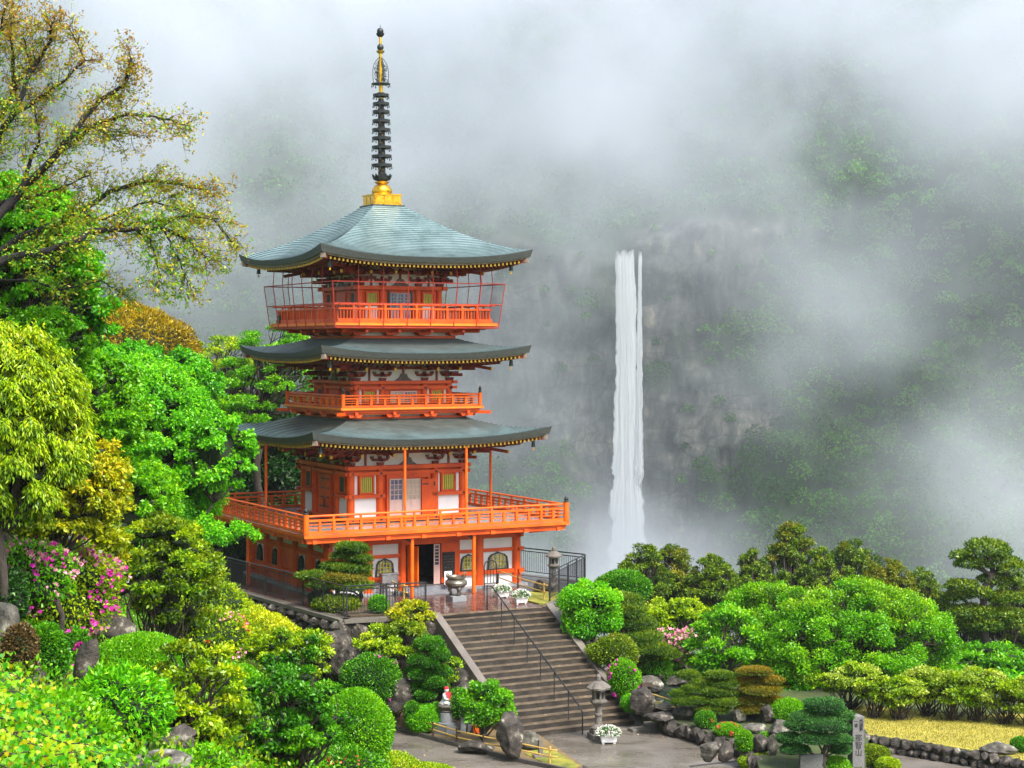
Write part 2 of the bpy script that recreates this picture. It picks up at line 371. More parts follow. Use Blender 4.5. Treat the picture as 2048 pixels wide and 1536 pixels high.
# ---- bodies
def pillar(pr, u, v, z0, z1, r, m=VERM):
    b = MB(); b.tube([(0, 0, 0), (0, 0, z1 - z0)], [r * 1.02, r * .98], 18); o = b.build('pillar', m, PG, (u, v, z0), smooth='auto'); return o
def bracket(mb, x, yb, z0, z1, outw, ang=0):
    H = z1 - z0; old = mb.M
    if ang: mb.M = old @ Matrix.Translation((x, -yb, 0)) @ Matrix.Rotation(ang, 4, 'Z') @ Matrix.Translation((-x, yb, 0))
    mb.box((x, -yb - .02, z0 + .06), (.24, .3, .13), 0, 0, (1.3, 1.1))
    for k in range(3):
        z = z0 + .16 + (H - .16) * k / 3; yo = outw * (k + 1) / 3
        hh = (H - .16) / 3
        mb.box((x, -yb - yo * .5, z + hh * .3), (.1, yo + .1, hh * .5), 0, 0)
        wl = .62 + .12 * (2 - k)
        yk = -yb - outw * k / 3 - .03
        mb.box((x, yk, z + hh * .3), (wl * .8, .12, hh * .42), 0, 0, (1.28, 1))
        mb.box((x, yk - .003, z + hh * .32), (wl * .5, .122, hh * .12), 0, 1)
        for i in (-1, 0, 1): mb.box((x + i * wl * .43, yk, z + hh * .68), (.12, .15, hh * .32), 0, 0, (1.25, 1.2))
        for i in (-1, 1): mb.box((x + i * (wl * .43 + .005), yk - .09, z + hh * .68), (.1, .03, hh * .24), 0, 3)
    # tail with painted end
    zt = z0 + H * .62; mb.beam((x, -yb - outw * 1.12, zt - .1), (x, -yb, zt + .22), .1, .13, 0)
    mb.box((x, -yb - outw * 1.12 - .02, zt - .1), (.105, .05, .135), 0, 2)
    mb.M = old
def body(a, z0, z1, zt, ip, beams, bosses, out, r=.17):
    """a half width; z0 floor; z1 top beam height; zt soffit height; ip inner pillar offset"""
    w = MB(); w.prism([(-a, -a), (a, -a), (a, a), (-a, a)], z0, z1, 1); w.prism([(-a - .02, -a - .02), (a + .02, -a - .02), (a + .02, a + .02), (-a - .02, a + .02)], z1, zt + .1, 0)
    wall = w.build('wall', [WHITE, VERM], PG)
    for k in range(4):
        for u in (-a, -ip, ip):
            p = Matrix.Rotation(k * pi / 2, 3, 'Z') @ Vector((u, -a, 0)); pillar(None, p.x, p.y, z0, z1, r)
    bm = MB()
    for _ in faces(bm):
        for (b0, b1, pr) in beams:
            e = a + .32; odd = .003 * _; 
            for xa, xb in (((-e, -ip + .2), (ip - .2, e)) if 3.5 < b0 < 4.2 else ((-e, e),)): bm.bb(xa, xb, -a - .2 - pr - odd, -a - .05, b0 + odd, b1 - odd, 0)
            if bosses and b1 < z1 - .02:
                for u in (-a, -ip, ip, a): bm.cyl((u, -a - .2 - pr, (b0 + b1) / 2), (u, -a - .24 - pr, (b0 + b1) / 2), .05, 10, 1)
    bm.build('tie_beams', [VERM, BLACK], PG)
    br = MB()
    for _ in faces(br):
        for u in (-ip, ip): bracket(br, u, a, z1, zt, out)
        bracket(br, -a, a, z1, zt, out * .8); bracket(br, a, a, z1, zt, out * .8)
        bracket(br, -a, a, z1, zt, out * 1.4, -pi / 4)
        for u in (0, -(a + ip) / 2, (a + ip) / 2):
            br.bb(u - .045, u + .045, -a - .07, -a, z1, zt, 0); br.box((u, -a - .09, z1 + .62 * (zt - z1)), (.26, .14, .1), 0, 0, (1.2, 1))
        br.add([(x, -a - yy, z1 + h) for yy in (.04, .12) for x, h in ((-.42, 0), (-.2, .14), (-.12, .3), (.12, .3), (.2, .14), (.42, 0))],
               [(0, 1, 2, 3, 4, 5)[::-1], (6, 7, 8, 9, 10, 11)] + [(i, (i + 1) % 6, (i + 1) % 6 + 6, i + 6) for i in range(6)], 3)
        L2 = a + out * .7
        br.bb(-a - .06, a + .06, -a - .1, -a - .015, z1 + (zt - z1) * .5, z1 + (zt - z1) * .62, 0)
        for kk in (.36, .72, 1.02): br.bb(-a - out * kk, a + out * kk, -a - out * kk - .06, -a - out * kk + .06, zt - .26 + .1 * (1.02 - kk), zt - .12 + .1 * (1.02 - kk), 0)
    br.build('brackets', [VERM_SHADE, TAN, YEL, surf('carved_grey', (.2, .2, .2), (.1, .05, .04), .7, 12.)], PG)
    return wall
body(2.63, 2.85, 5.24, 6.2, 1.3, [(5.07, 5.235, .06), (4.83, 4.98, .0), (3.87, 4.02, .01), (2.86, 3.0, .0)], True, 1.35)
body(2.2, 7.73, 8.83, 9.8, 1.0, [(8.69, 8.825, .05), (8.46, 8.58, .0), (7.74, 7.84, 0)], True, 1.25, .15)
body(1.88, 11.35, 12.92, 13.95, .85, [(12.75, 12.915, .05), (11.36, 11.5, 0)], False, 1.3, .14)
# facade infill: frames, barred windows, doors
def face_part(name, mb, mats, k, parent=None, label=None, **kw):
    o = mb.build(name, mats, PG if parent is None else parent, **kw)
    if parent is None: o.rotation_euler = (0, 0, k * pi / 2)
    if label: o['label'] = label
    return o
def barred(k, u, z0, z1, w, a, mat, panel=None):
    b = MB(); y = -a - .06; fw = .07
    b.bb(u - w / 2 - fw, u - w / 2, y - .06, y + .05, z0 - fw, z1 + fw); b.bb(u + w / 2, u + w / 2 + fw, y - .06, y + .05, z0 - fw, z1 + fw)
    b.bb(u - w / 2, u + w / 2, y - .055, y + .05, z0 - fw, z0); b.bb(u - w / 2, u + w / 2, y - .055, y + .05, z1, z1 + fw)
    o = face_part('window', b, VERM, k)
    n = 6; c = MB()
    for i in range(n):
        x = u - w / 2 + w * (i + .5) / n; c.box((x, y, (z0 + z1) / 2), (w / n * .55, .05, z1 - z0), 0)
    face_part('bars', c, mat, k, o); d = MB(); d.bb(u - w / 2, u + w / 2, y + .035, y + .05, z0, z1); face_part('backing', d, surf('pale_backing', (.16, .15, .08), (.5, .48, .3), .6, 9.) if mat is YGREEN else DARK, k, o)
    return o
def panels(a, k, rects):
    for x0, x1, z0, z1 in rects: b = MB(); b.bb(x0, x1, -a - .03, -a, z0, z1); face_part('plaster_panel', b, WHITE, k)
for k in (0, 1, 2, 3):
    for sgn in (-1, 1):
        m = YGREEN if k == 0 else DGREEN
        barred(k, sgn * 1.93, 4.1, 4.75, .54, 2.63, m); barred(k, sgn * 1.6, 7.98, 8.38, .5, 2.2, m); barred(k, sgn * 1.34, 12.17, 12.6, .46, 1.88, m)
    panels(2.63, k, [(s * a0, s * a1, z0, z1) for s in (-1, 1) for a0, a1, z0, z1 in ((1.47, 2.46, 3.0, 3.88), (1.47, 1.54, 4.02, 4.84), (2.34, 2.46, 4.02, 4.84))])
    panels(2.2, k, [(s * a0, s * a1, 7.84, 8.46) for s in (-1, 1) for a0, a1 in ((1.15, 1.24), (1.95, 2.06))])
    panels(1.88, k, [(s * 1.08, s * 1.64, 11.5, 12.04) for s in (-1, 1)])
def lattice(k, u0, u1, z0, z1, a, nx, nz, frame, pane, solid=0., name='sliding_door', off=.05):
    y = -a - off; b = MB(); zs = z0 + (z1 - z0) * solid; fw = .05
    b.bb(u0, u0 + fw, y - .03, y + .02, z0, z1); b.bb(u1 - fw, u1, y - .03, y + .02, z0, z1)
    b.bb(u0 + fw, u1 - fw, y - .028, y + .02, z1 - fw, z1); b.bb(u0 + fw, u1 - fw, y - .028, y + .02, zs, zs + fw)
    if solid: b.bb(u0 + fw, u1 - fw, y - .02, y + .02, z0, zs); b.bb((u0 + u1) / 2 - .02, (u0 + u1) / 2 + .02, y - .03, y - .019, z0, zs); b.bb(u0 + fw, u1 - fw, y - .031, y - .019, z0 + (zs - z0) * .45, z0 + (zs - z0) * .5)
    for i in range(1, nx): x = u0 + fw + (u1 - u0 - 2 * fw) * i / nx; b.bb(x - .012, x + .012, y - .025, y + .01, zs + fw, z1 - fw)
    for i in range(1, nz): z = zs + fw + (z1 - zs - 2 * fw) * i / nz; b.bb(u0 + fw, u1 - fw, y - .024, y + .01, z - .012, z + .012)
    o = face_part(name, b, frame, k); c = MB(); c.bb(u0 + fw, u1 - fw, y, y + .012, zs + fw, z1 - fw); face_part('pane', c, pane, k, o); return o
BLUEGL = surf('blue_panes', (.06, .09, .2), (.2, .2, .22), .15, 3.)
lattice(0, -.86, -.22, 3.0, 4.64, 2.63, 3, 4, PINK, BLUEGL, .42)['label'] = 'pale pink sliding door with dark blue panes'
lattice(0, -.26, .58, 3.0, 4.62, 2.63, 4, 4, PINK, CREAM, .42, off=.1)['label'] = 'pale pink sliding door with cream panes'
lattice(0, -.62, .0, 7.86, 8.38, 2.2, 4, 3, PINK, CREAM); lattice(0, 0.02, .62, 7.86, 8.38, 2.2, 4, 3, PINK, BLUEGL)
LATG = surf('grey_lattice', (.3, .33, .4), (.2, .22, .28), .4)
for x in (-.48, -.16, .16): lattice(0, x, x + .31, 11.5, 12.62, 1.88, 2, 5, LATG, GLASS, .3)
b = MB()
for s0 in (-1, 1): b.bb(s0 * .5, s0 * .58, -1.98, -1.88, 11.5, 12.7)
face_part('door_frame', b, BLACK, 0)
b = MB(); b.bb(.6, 1.22, -2.84, -2.79, 3.02, 4.6, 0)
for z in (3.2, 4.38): b.box((.78, -2.85, z), (.28, .02, .05), 0, 1); b.box((1.2, -2.83, z + .0), (.05, .08, .18), 0, 1)
face_part('door_leaf', b, [VERM, BLACK], 0, label='open red door leaf with black iron straps')
b = MB()
for s0 in (-1, 1): b.bb(s0 * .93, s0 * 1.02, -2.78, -2.63, 3., 4.84)
b.bb(-.93, .93, -2.77, -2.63, 4.66, 4.83); face_part('door_frame', b, VERM, 0)
for k in (1, 2, 3):   # closed studded doors on the other faces
    for a, z0, z1 in ((2.63, 3.0, 4.75), (1.88, 11.5, 12.65), (2.2, 7.84, 8.44)):
        wd = .62 if a > 2.5 else .5
        b = MB(); b.bb(-wd, -.012, -a - .1, -a, z0, z1, 0); b.bb(.012, wd, -a - .1, -a, z0, z1, 0)
        if a > 2.5:
            for i in range(4):
                z = z0 + .35 + i * .4
                for s0 in (-1, 1): b.box((s0 * .32, -a - .105, z), (.4, .02, .06), 0, 1)
            b.cyl((-.06, -a - .12, z0 + .3), (-.06, -a - .12, z0 + .7), .015, 6, 1); b.cyl((.06, -a - .12, z0 + .3), (.06, -a - .12, z0 + .7), .015, 6, 1)
        face_part('double_door', b, [VERM, BLACK], k)
# ---- balconies
def railing(a, z0, zr, style, newel=True, name='railing'):
    b = MB(); H = zr - z0; ring = lambda za, zb, th, aa, m=0: [b.bb(-aa + .0, aa - th, -aa, -aa + th, za, zb, m) for _ in faces(b)]
    aa = a - .12
    if style == 'lattice':
        ring(z0 + .01, z0 + H * .16, .12, aa); ring(z0 + H * .32, z0 + H * .37, .05, aa - .035); ring(z0 + H * .5, z0 + H * .55, .05, aa - .035); ring(z0 + H * .67, z0 + H * .78, .11, aa)
        for _ in faces(b): b.tube([(-aa - .0, -aa + .06, zr - .03), (aa, -aa + .06, zr - .03)], .045, 8)
        n = int(round(2 * aa / .6 / 2)) * 2; 
        for _ in faces(b):
            for i in range(n + 1):
                x = -aa + 2 * aa * i / n
                if i % 2 == 0 and 0 < i < n: b.bb(x - .055, x + .055, -aa - .012, -aa + .13, z0 + .02, z0 + H * .7); b.box((x, -aa + .06, z0 + H * .86), (.07, .07, H * .22), 0, None, (1.4, 1))
                elif 0 < i < n: b.bb(x - .05, x + .05, -aa + .01, -aa + .11, z0 + .02, z0 + H * .69)
    else:
        ring(z0 + .01, z0 + H * .2, .12, aa); ring(z0 + H * .68, z0 + H * .78, .11, aa)
        for _ in faces(b): b.tube([(-aa - .15, -aa + .05, zr - .03), (aa + .15, -aa + .05, zr - .03)], .04, 8)
        n = 10
        for _ in faces(b):
            for i in range(n + 1):
                x = -aa + 2 * aa * i / n
                if 0 < i < n: b.bb(x - .055, x + .055, -aa - .01, -aa + .12, z0 + .02, z0 + H * .7); b.box((x, -aa + .055, z0 + H * .86), (.07, .07, H * .2), 0, None, (1.5, 1))
                if i < n:
                    for j in range(1, 5): xx = x + 2 * aa / n * j / 5; b.bb(xx - .02, xx + .02, -aa + .035, -aa + .075, z0 + H * .18, z0 + H * .7)
    return b.build(name, VERM2 if style == 'lattice' else VERM, None)
def deck(a, z0, z1, mat_edge, base=None, label=None):
    b = MB(); b.prism([(-a, -a), (a, -a), (a, a), (-a, a)], z0, z1, 1, 0)
    b.prism([(-a + .1, -a + .1), (a - .1, -a + .1), (a - .1, a - .1), (-a + .1, a - .1)], z0 - .1, z0 - .002, 2)
    return b.build('balcony', [mat_edge, DECK, VERM], PG)
d1 = deck(6.07, 2.66, 2.8, VERM2); d2 = deck(3.32, 7.6, 7.73, VERM2); d3 = deck(3.78, 11.16, 11.32, VERM2)
YO = surf('yellow_orange_edge', (.82, .24, .008), (.78, .18, .008), .5)
for d, a, z in ((d2, 3.32, 7.6), (d3, 3.78, 11.16)):
    b = MB()
    for k in faces(b): b.bb(-a - .03, a + .03 - .06, -a - .03, -a - .002, z + .03, z + .1 + .001 * k)
    b.build('edge_strip', YO, d)
d1['label'] = 'widest balcony around the ground floor, orange lattice railing'; d2['label'] = 'small middle balcony with orange lattice railing'; d3['label'] = 'highest balcony with slatted railing and thin red cage'
for d, a, z0, zr, st in ((d1, 6.07, 2.8, 3.56, 'lattice'), (d2, 3.32, 7.73, 8.25, 'lattice'), (d3, 3.74, 11.32, 12.1, 'slat')):
    r = railing(a, z0, zr, st); r.parent = d
    if st == 'lattice':
        for sx, sy in ((-1, -1), (1, -1), (1, 1), (-1, 1)):
            hh = zr - z0; k = 1 if a > 4 else .7; p = MB(); p.tube([(0, 0, 0), (0, 0, hh + .05)], .12 * k, 14, 0)
            p.lathe((0, 0, hh + .05), [(.1 * k, 0), (.11 * k, .04), (.06 * k, .09), (.1 * k, .13), (.1 * k, .18), (.03, .25), (.01, .29)], 12, 1)
            p.build('newel_post', [VERM2, BRONZE], d, (sx * (a - .1), sy * (a - .1), z0), smooth='auto')
# supports under the decks
b = MB()
for k in faces(b):
    b.bb(-4.5, 4.5, -4.52 - .003 * k, -4.34, 2.08 + .003 * k, 2.5); b.bb(-5.9, 5.9, -5.95 + .003 * k, -5.78, 2.44 + .003 * k, 2.57)
    for i in range(8): x = -5.6 + 11.2 * i / 7; b.beam((x, -6.02, 2.5), (x, -4.4, 2.42), .2, .14)
b.build('deck_joists', VERM, PG)
def skirt(a0, a1, z0, zb, z1, nm=4):
    b = MB()
    for k in faces(b):
        b.bb(-a0, a0, -a0 - .003 * k, -a0 + .16, z0, z0 + .12 + .002 * k, 0); b.bb(-a0 + .1, a0 - .1, -a0 + .12, -a0 + .2, z0 + .12, zb, 1)
        n = 4
        for i in range(n):
            x = -a0 + .15 + (2 * a0 - .3) * i / (n - 1)
            b.box((x, -a0 + .05, z0 + .2), (.26, .3, .13), 0, 0, (1.3, 1.2)); b.box((x, -a0 - .12, zb - .06), (.5, .5, .12), 0, 0, (1.3, 1.0)); b.box((x, -a0 - .1, zb + .05), (.13, 2 * (a1 - a0) * .8, .12), 0, 0)
        b.bb(-a1 + .3, a1 - .3, -a1 + .3, -a0 + .1, zb + .1, z1, 0); b.bb(-a0 - .3, a0 + .3, -a0 - .35, -a0 + .1, zb, zb + .1, 0)
        b.box((-a0 - .25, -a0 - .25, zb + .04), (.16, 1.5, .13), -pi / 4, 0)
    b.build('balcony_brackets', [VERM, WHITE], PG)
skirt(2.78, 3.3, 7.2, 7.42, 7.52); skirt(2.42, 3.7, 10.64, 10.92, 11.08)
# cage round the top balcony
CAGE = surf('cage_red', (.42, .03, .012), (.3, .025, .012), .5)
b = MB(); e0, e1 = 3.82, 4.03
for _ in faces(b):
    for z, e in ((11.1, e0), (12.1, 3.94), (13.0, e1)): b.cyl((-e, -e, z), (e, -e, z), .022, 6)
    n = 7
    for i in range(n):
        t = -1 + 2 * (i + (0. if i == 0 else 0)) / n
        b.tube([(t * e0, -e0, 11.1), (t * e1, -e1, 13.0)] + ([(t * e1 * .985, -e1 * .985, 14.0)] if i else []), .02, 6)
    b.cyl((-e0, -e0, 11.1), (-3.6, -3.6, 11.1), .02, 6)
b.build('safety_cage', CAGE, d3)
m, n, o = new_mat('wire_net'); x = n.nodes.new('ShaderNodeMixShader'); x.inputs[0].default_value = .13; tr = n.nodes.new('ShaderNodeBsdfTransparent'); df = n.nodes.new('ShaderNodeBsdfDiffuse'); df.inputs[0].default_value = (.03, .03, .03, 1)
n.links.new(tr.outputs[0], x.inputs[1]); n.links.new(df.outputs[0], x.inputs[2]); n.links.new(x.outputs[0], o.inputs[0])
for k in range(4):
    for s0 in (-1, 1):
        b = MB(); b.M = Matrix.Rotation(k * pi / 2, 4, 'Z'); x0, x1 = sorted((s0 * .72, s0 * .995)); b.add([(x0 * e0, -e0, 11.12), (x1 * e0, -e0, 11.12), (x1 * e1, -e1, 12.98), (x0 * e1, -e1, 12.98)], [(0, 1, 2, 3)]); b.build('wire_net', m, d3)
b = MB(); b.box((-3.55, 3.2, 11.52), (.25, .3, .38)); b.build('floodlight', BLACK, d3, bevel=.02)
# posts outside the walls
for (u, v, z0, z1, r) in ((-1.25, -5.8, 0, 2.5, .085), (1.6, -5.8, 0, 2.5, .085), (-5.8, 1.2, 0, 2.5, .085), (-1.25, -5.1, 2.8, 6.1, .06), (1.6, -5.1, 2.8, 6.1, .06), (4.8, -1.2, 2.8, 6.1, .06), (-5.1, .9, 2.8, 6.1, .06)):
    b = MB(); b.tube([(0, 0, 0), (0, 0, z1 - z0)], r, 10, 0)
    if z0 == 0 and v < 0: b.tube([(0, 0, z1 - z0 - .25), (-.12, .02, z1 - z0 - .12), (-.4, .25, z1 - z0 - .02)], .07, 8, 1)
    b.build('support_post', [VERM2, BRONZE], PG, (u, v, z0), smooth='auto')
# ---- ground floor
a = 4.38
b = MB(); b.prism([(-a, -a), (-1.17, -a), (-1.17, -1.5), (1.45, -1.5), (1.45, -a), (a, -a), (a, a), (-a, a)], .0, 2.62, 0)
b.build('wall', [WHITE], PG)
b = MB(); b.bb(-1.16, 1.44, -4.36, -1.52, .0, .25, 0); b.bb(-1.165, -1.1, -4.34, -1.6, .25, 2.6, 1); b.bb(1.38, 1.445, -4.34, -1.6, .25, 2.6, 1); b.bb(-1.1, 1.38, -1.62, -1.55, .25, 2.6, 1); b.bb(-1.1, 1.38, -4.34, -1.62, 2.5, 2.6, 1)
b.box((.35, -1.9, 1.0), (.5, .4, 1.5), 0, 2)
b.build('entrance_hall', [CONC, DARK, surf('dim_cloth', (.12, .1, .07), (.2, .17, .12), .8)], PG)
for k in range(4):
    us = (-4.38, -2.6, -1.05, 2.57) if k == 0 else (-4.38, -2.6, -.9, .9, 2.6)
    for u in us:
        p = Matrix.Rotation(k * pi / 2, 3, 'Z') @ Vector((u, -a, 0)); pillar(None, p.x, p.y, 0, 2.6, .2 if u != -1.05 else .17)
b = MB()
for k in faces(b):
    for z0, z1, pr in ((1.5, 1.64, .1), (.54, .72, .12), (2.08, 2.5, .06)):
        e = a + .35
        if k == 0 and z1 < 2: b.bb(-e, -1.17, -a - pr, -a + .02, z0, z1); b.bb(1.5, e, -a - pr, -a + .02, z0, z1)
        else: b.bb(-e, e, -a - pr - .002 * k, -a + .02, z0 + .002 * k, z1)
    if k: b.bb(-a, a, -a - .02, -a + .01, 0.1, .53)
    else: b.bb(1.46, 1.62, -a - .08, -a, 0, 2.08)
b.bb(-1.17, 1.5, -a - .05, -a + .1, 1.98, 2.12)
b.build('tie_beams', VERM, PG)
b = MB()
for k in faces(b, (1, 2, 3)):
    for (x0, x1) in ((-4.2, -3.95), (-3.1, -2.78), (-2.42, -1.9), (-1.2, -1.06), (-.72, .72), (1.06, 1.2), (1.9, 2.42), (2.78, 3.1)): b.bb(x0, x1, -a - .022, -a, .72, 1.5)
    b.bb(-4.2, 4.2, -a - .024, -a, 1.64, 1.8)
b.build('wall_boards', VERM, PG)
b = MB(); b.prism([(-4.75, -4.75), (4.75, -4.75), (4.75, 4.75), (-4.75, 4.75)], -.2, .1); b.build('stone_footing', surf('footing', (.3, .3, .3), (.18, .18, .18), .35, 3.), PG)
def ogee(u, z0, w, h, k, bars=YGREEN, pane=surf('window_paper', (.55, .5, .42), (.1, .1, .11), .4, 4., stops=(.45, .6))):
    prof = [(-.5, 0), (-.47, .35), (-.44, .62), (-.43, .72), (-.36, .8), (-.33, .87), (-.22, .92), (-.12, .96), (0, 1.03)]
    prof = prof + [(-x, y) for x, y in prof[-2::-1]]; y0 = -a - .1; P_ = [(u + x * w, z0 + y * h) for x, y in prof]; C_ = (u, z0 + h * .45)
    Q = [(C_[0] + (x - C_[0]) * 1.16, C_[1] + (z - C_[1]) * 1.1) for x, z in P_]; Q[0] = (Q[0][0], z0 - .04); Q[-1] = (Q[-1][0], z0 - .04)
    b = MB(); n = len(P_); vs = [(x, y0, z) for x, z in P_] + [(x, y0, z) for x, z in Q] + [(x, y0 + .09, z) for x, z in P_] + [(x, y0 + .09, z) for x, z in Q]
    fs = []
    for i in range(n - 1): fs += [(i, i + 1, i + 1 + n, i + n), (i + 2 * n, i + 3 * n, i + 1 + 3 * n, i + 1 + 2 * n), (i + n, i + n + 1, i + 1 + 3 * n, i + 3 * n), (i, i + 2 * n, i + 1 + 2 * n, i + 1)]
    b.add(vs, fs); b.bb(u - w * .56, u + w * .56, y0 - .002, y0 + .088, z0 - .05, z0 + .001)
    o = face_part('arched_window', b, surf('black_frame', (.012, .016, .016), (.02, .025, .025), .5), k)
    c = MB(); c.add([(x, y0 + .07, z) for x, z in P_], [tuple(range(n))[::-1]]); c.add([(x, y0 + .073, z) for x, z in P_], [tuple(range(n))]); face_part('pane', c, pane, k, o)
    d = MB()
    def top(x): 
        t = abs(x) / w
        for (xa, ya), (xb, yb) in zip(prof[:9], prof[1:9]):
            if -xb <= t <= -xa + 1e-6 and xb != xa: return z0 + h * (ya + (yb - ya) * ((-t - xa) / (xb - xa)))
        return z0 + h * .6
    for i in range(1, 5): x = -w * .5 + w * i / 5; d.bb(u + x - .016, u + x + .016, y0 + .01, y0 + .05, z0, top(x) - .02)
    for i in range(1, 4): d.bb(u - w * .45, u + w * .45, y0 + .015, y0 + .045, z0 + h * .25 * i - .016, z0 + h * .25 * i + .016)
    face_part('bars', d, bars, k, o); return o
ogee(-3.5, .76, .8, .66, 0); ogee(-1.86, .76, .74, .68, 0); ogee(2.05, .78, .68, .62, 0); ogee(3.46, .76, .9, .66, 0)
for k in (1, 2, 3):
    for u in (-3.5, -1.55, 1.55, 3.5): ogee(u, .78, .5, .62, k, DGREEN, DARK)
lattice(0, .41, .7, .27, 1.95, a, 1, 6, PINK, GLASS, .45, off=.02)
b = MB(); b.bb(.74, 1.46, -a - .1, -a - .04, .3, 1.98, 0); b.bb(.78, 1.36, -a - .13, -a - .1, .55, 1.6, 1)
random.seed(3)
for i in range(7):
    for j in range(9):
        if random.random() < .8: b.bb(.84 + j * .055, .84 + j * .055 + random.uniform(.015, .04), -a - .134, -a - .13, .68 + i * .12, .68 + i * .12 + random.uniform(.03, .06), 2)
face_part('door_leaf', b, [VERM, DARK, surf('faded_ink', (.07, .06, .055), (.1, .09, .08), .8)], 0, label='open red door leaf carrying a black notice board')
b = MB(); b.M = Matrix.Translation((-.78, -a - .02, 0)) @ Matrix.Rotation(rad(-70), 4, 'Z'); b.bb(0, .6, -.03, .03, .28, 1.96, 0)
for z in (.9, 1.1): b.bb(.2, .3, -.036, -.03, z, z + .15, 1)
b.M = None; face_part('door_leaf', b, [VERM2, WHITE], 0, label='narrow open door leaf seen edge on with white paper slips')
b = MB(); b.bb(-1.3, 1.9, -5.5, -4.75, 0, .12, 0); b.bb(-1.1, 1.6, -4.9, -4.4, 0.12, .24, 0); b.build('entrance_step', surf('step_granite', (.2, .21, .23), (.14, .145, .16), .3, 5.), PG)
# ---- spire
SP = MB(); SP.box((0, 0, 16.5), (1.52, 1.52, .07), 0, 0); SP.build('spire_plate', FASC, PG)
sp = MB(); sp.box((0, 0, -.26), (1.26, 1.26, .44), 0, 0); sp.box((0, 0, -.03), (1.36, 1.36, .05), 0, 0); sp.box((0, 0, -.46), (1.34, 1.34, .05), 0, 0)
for k in faces(sp):
    for i in range(3): sp.box((-.42 + .42 * i, -.64, -.25), (.34, .03, .3), 0, 0)
sp.lathe((0, 0, 0), [(.40, 0), (.45, .1), (.44, .25), (.33, .4), (.2, .46), (.3, .52), (.34, .56), (.2, .58), (.2, .62)], 24, 0)
sp.tube([(0, 0, 4.2), (0, 0, 6.4), (0, 0, 7.2)], [.09, .07, .055], 12, 0); sp.tube([(0, 0, .5), (0, 0, 2.8), (0, 0, 4.25)], [.17, .16, .125], 12, 1)
spo = sp.build('spire', [GOLD, surf('worn_gilt', (.018, .022, .025), (.03, .03, .028), .4, 7., .2, 20, metal=.5, c3=(.7, .42, .03), stops=(.4, .56))], PG, (0, 0, 17.02), smooth='auto'); spo.rotation_euler = (0, -.0125, 0)
pt_ = MB()
for i in range(12):
    A_ = 2 * pi * i / 12; ca, sa = math.cos(A_), math.sin(A_); w = .08
    rows = [(.2, .6, .07), (.36, .66, .1), (.42, .78, .08), (.46, .9, .02)]
    vs = []; 
    for r, z, w in rows: vs += [(r * ca - w * sa, r * sa + w * ca, z), (r * ca + w * sa, r * sa - w * ca, z)]
    pt_.add(vs, [(0, 1, 3, 2), (2, 3, 5, 4), (4, 5, 7, 6)]); pt_.add([(v[0] * .97, v[1] * .97, v[2] + .012) for v in vs], [(0, 2, 3, 1), (2, 4, 5, 3), (4, 6, 7, 5)])
pt_.build('lotus_petals', BRONZE, spo)
for i, z in enumerate((18.32, 18.72, 19.12, 19.52, 19.89, 20.28, 20.69, 21.04, 21.42)):
    r = .45 - .013 * i; q = MB(); q.lathe((0, 0, 0), [(r, -.06), (r + .01, .06), (r - .06, .06), (r - .06, -.06)], 24); q.lathe((0, 0, 0), [(.17, -.1), (.17, .12)], 12)
    for j in range(4): q.box((0, 0, .0), (2 * r - .05, .05, .06), j * pi / 4)
    for j in range(8): A_ = j * pi / 4 + .2; q.lathe((r * math.cos(A_), r * math.sin(A_), -.14), [(.03, -.03), (.02, .05), (.006, .09)], 6)
    q.build('ring', BRONZE, spo, (0, 0, z - 17.02))
q = MB(); q.lathe((0, 0, 0), [(.42, -.02), (.42, .02), (.37, .02), (.37, -.02)], 24)
for j in range(8): A_ = j * pi / 4 + .2; q.lathe((.4 * math.cos(A_), .4 * math.sin(A_), -.12), [(.03, -.03), (.02, .05), (.006, .09)], 6)
for j in range(2): q.box((0, 0, 0), (.8, .03, .03), j * pi / 2)
q.build('bell_hoop', BRONZE, spo, (0, 0, 4.91))
fl = MB(); rr = random.Random(5)
for A_ in (0, pi / 2, pi, 3 * pi / 2):
    ca, sa = math.cos(A_), math.sin(A_)
    prof = [(.36, 0), (.38, .35), (.37, .6), (.3, .85), (.15, 1.05), (.02, 1.15)]
    fl.tube([(r * ca, r * sa, z) for r, z in prof], .016, 5)
    for i in range(16):
        z = .04 + i * .06; rm = .36 if z < .65 else .36 - (z - .65) * .62; pts = []
        c0, c1, ph = rm * rr.uniform(.35, .7), rm * rr.uniform(.2, .32), rr.uniform(0, 6)
        for j in range(9): t = ph + j / 8 * 4.8; q_ = c1 * (1 - j * .06); pts.append(((c0 + q_ * math.cos(t)) * ca, (c0 + q_ * math.cos(t)) * sa, z + q_ * math.sin(t)))
        fl.tube(pts, .013, 4)
fl.build('flame_ornament', BRONZE, spo, (0, 0, 4.95))
q = MB(); q.lathe((0, 0, 6.25), [(.1, 0), (.17, .06), (.19, .12), (.1, .14)], 14, 1); q.ball((0, 0, 6.53), .15, 2, 0); q.lathe((0, 0, 6.98), [(.08, 0), (.16, .08), (.19, .16), (.1, .14)], 14, 0); q.ball((0, 0, 7.24), .15, 2, 0); q.cyl((0, 0, 7.3), (0, 0, 7.52), .012, 6, 0)
q.build('jewels', [BRONZE, GOLD], spo, smooth='auto')
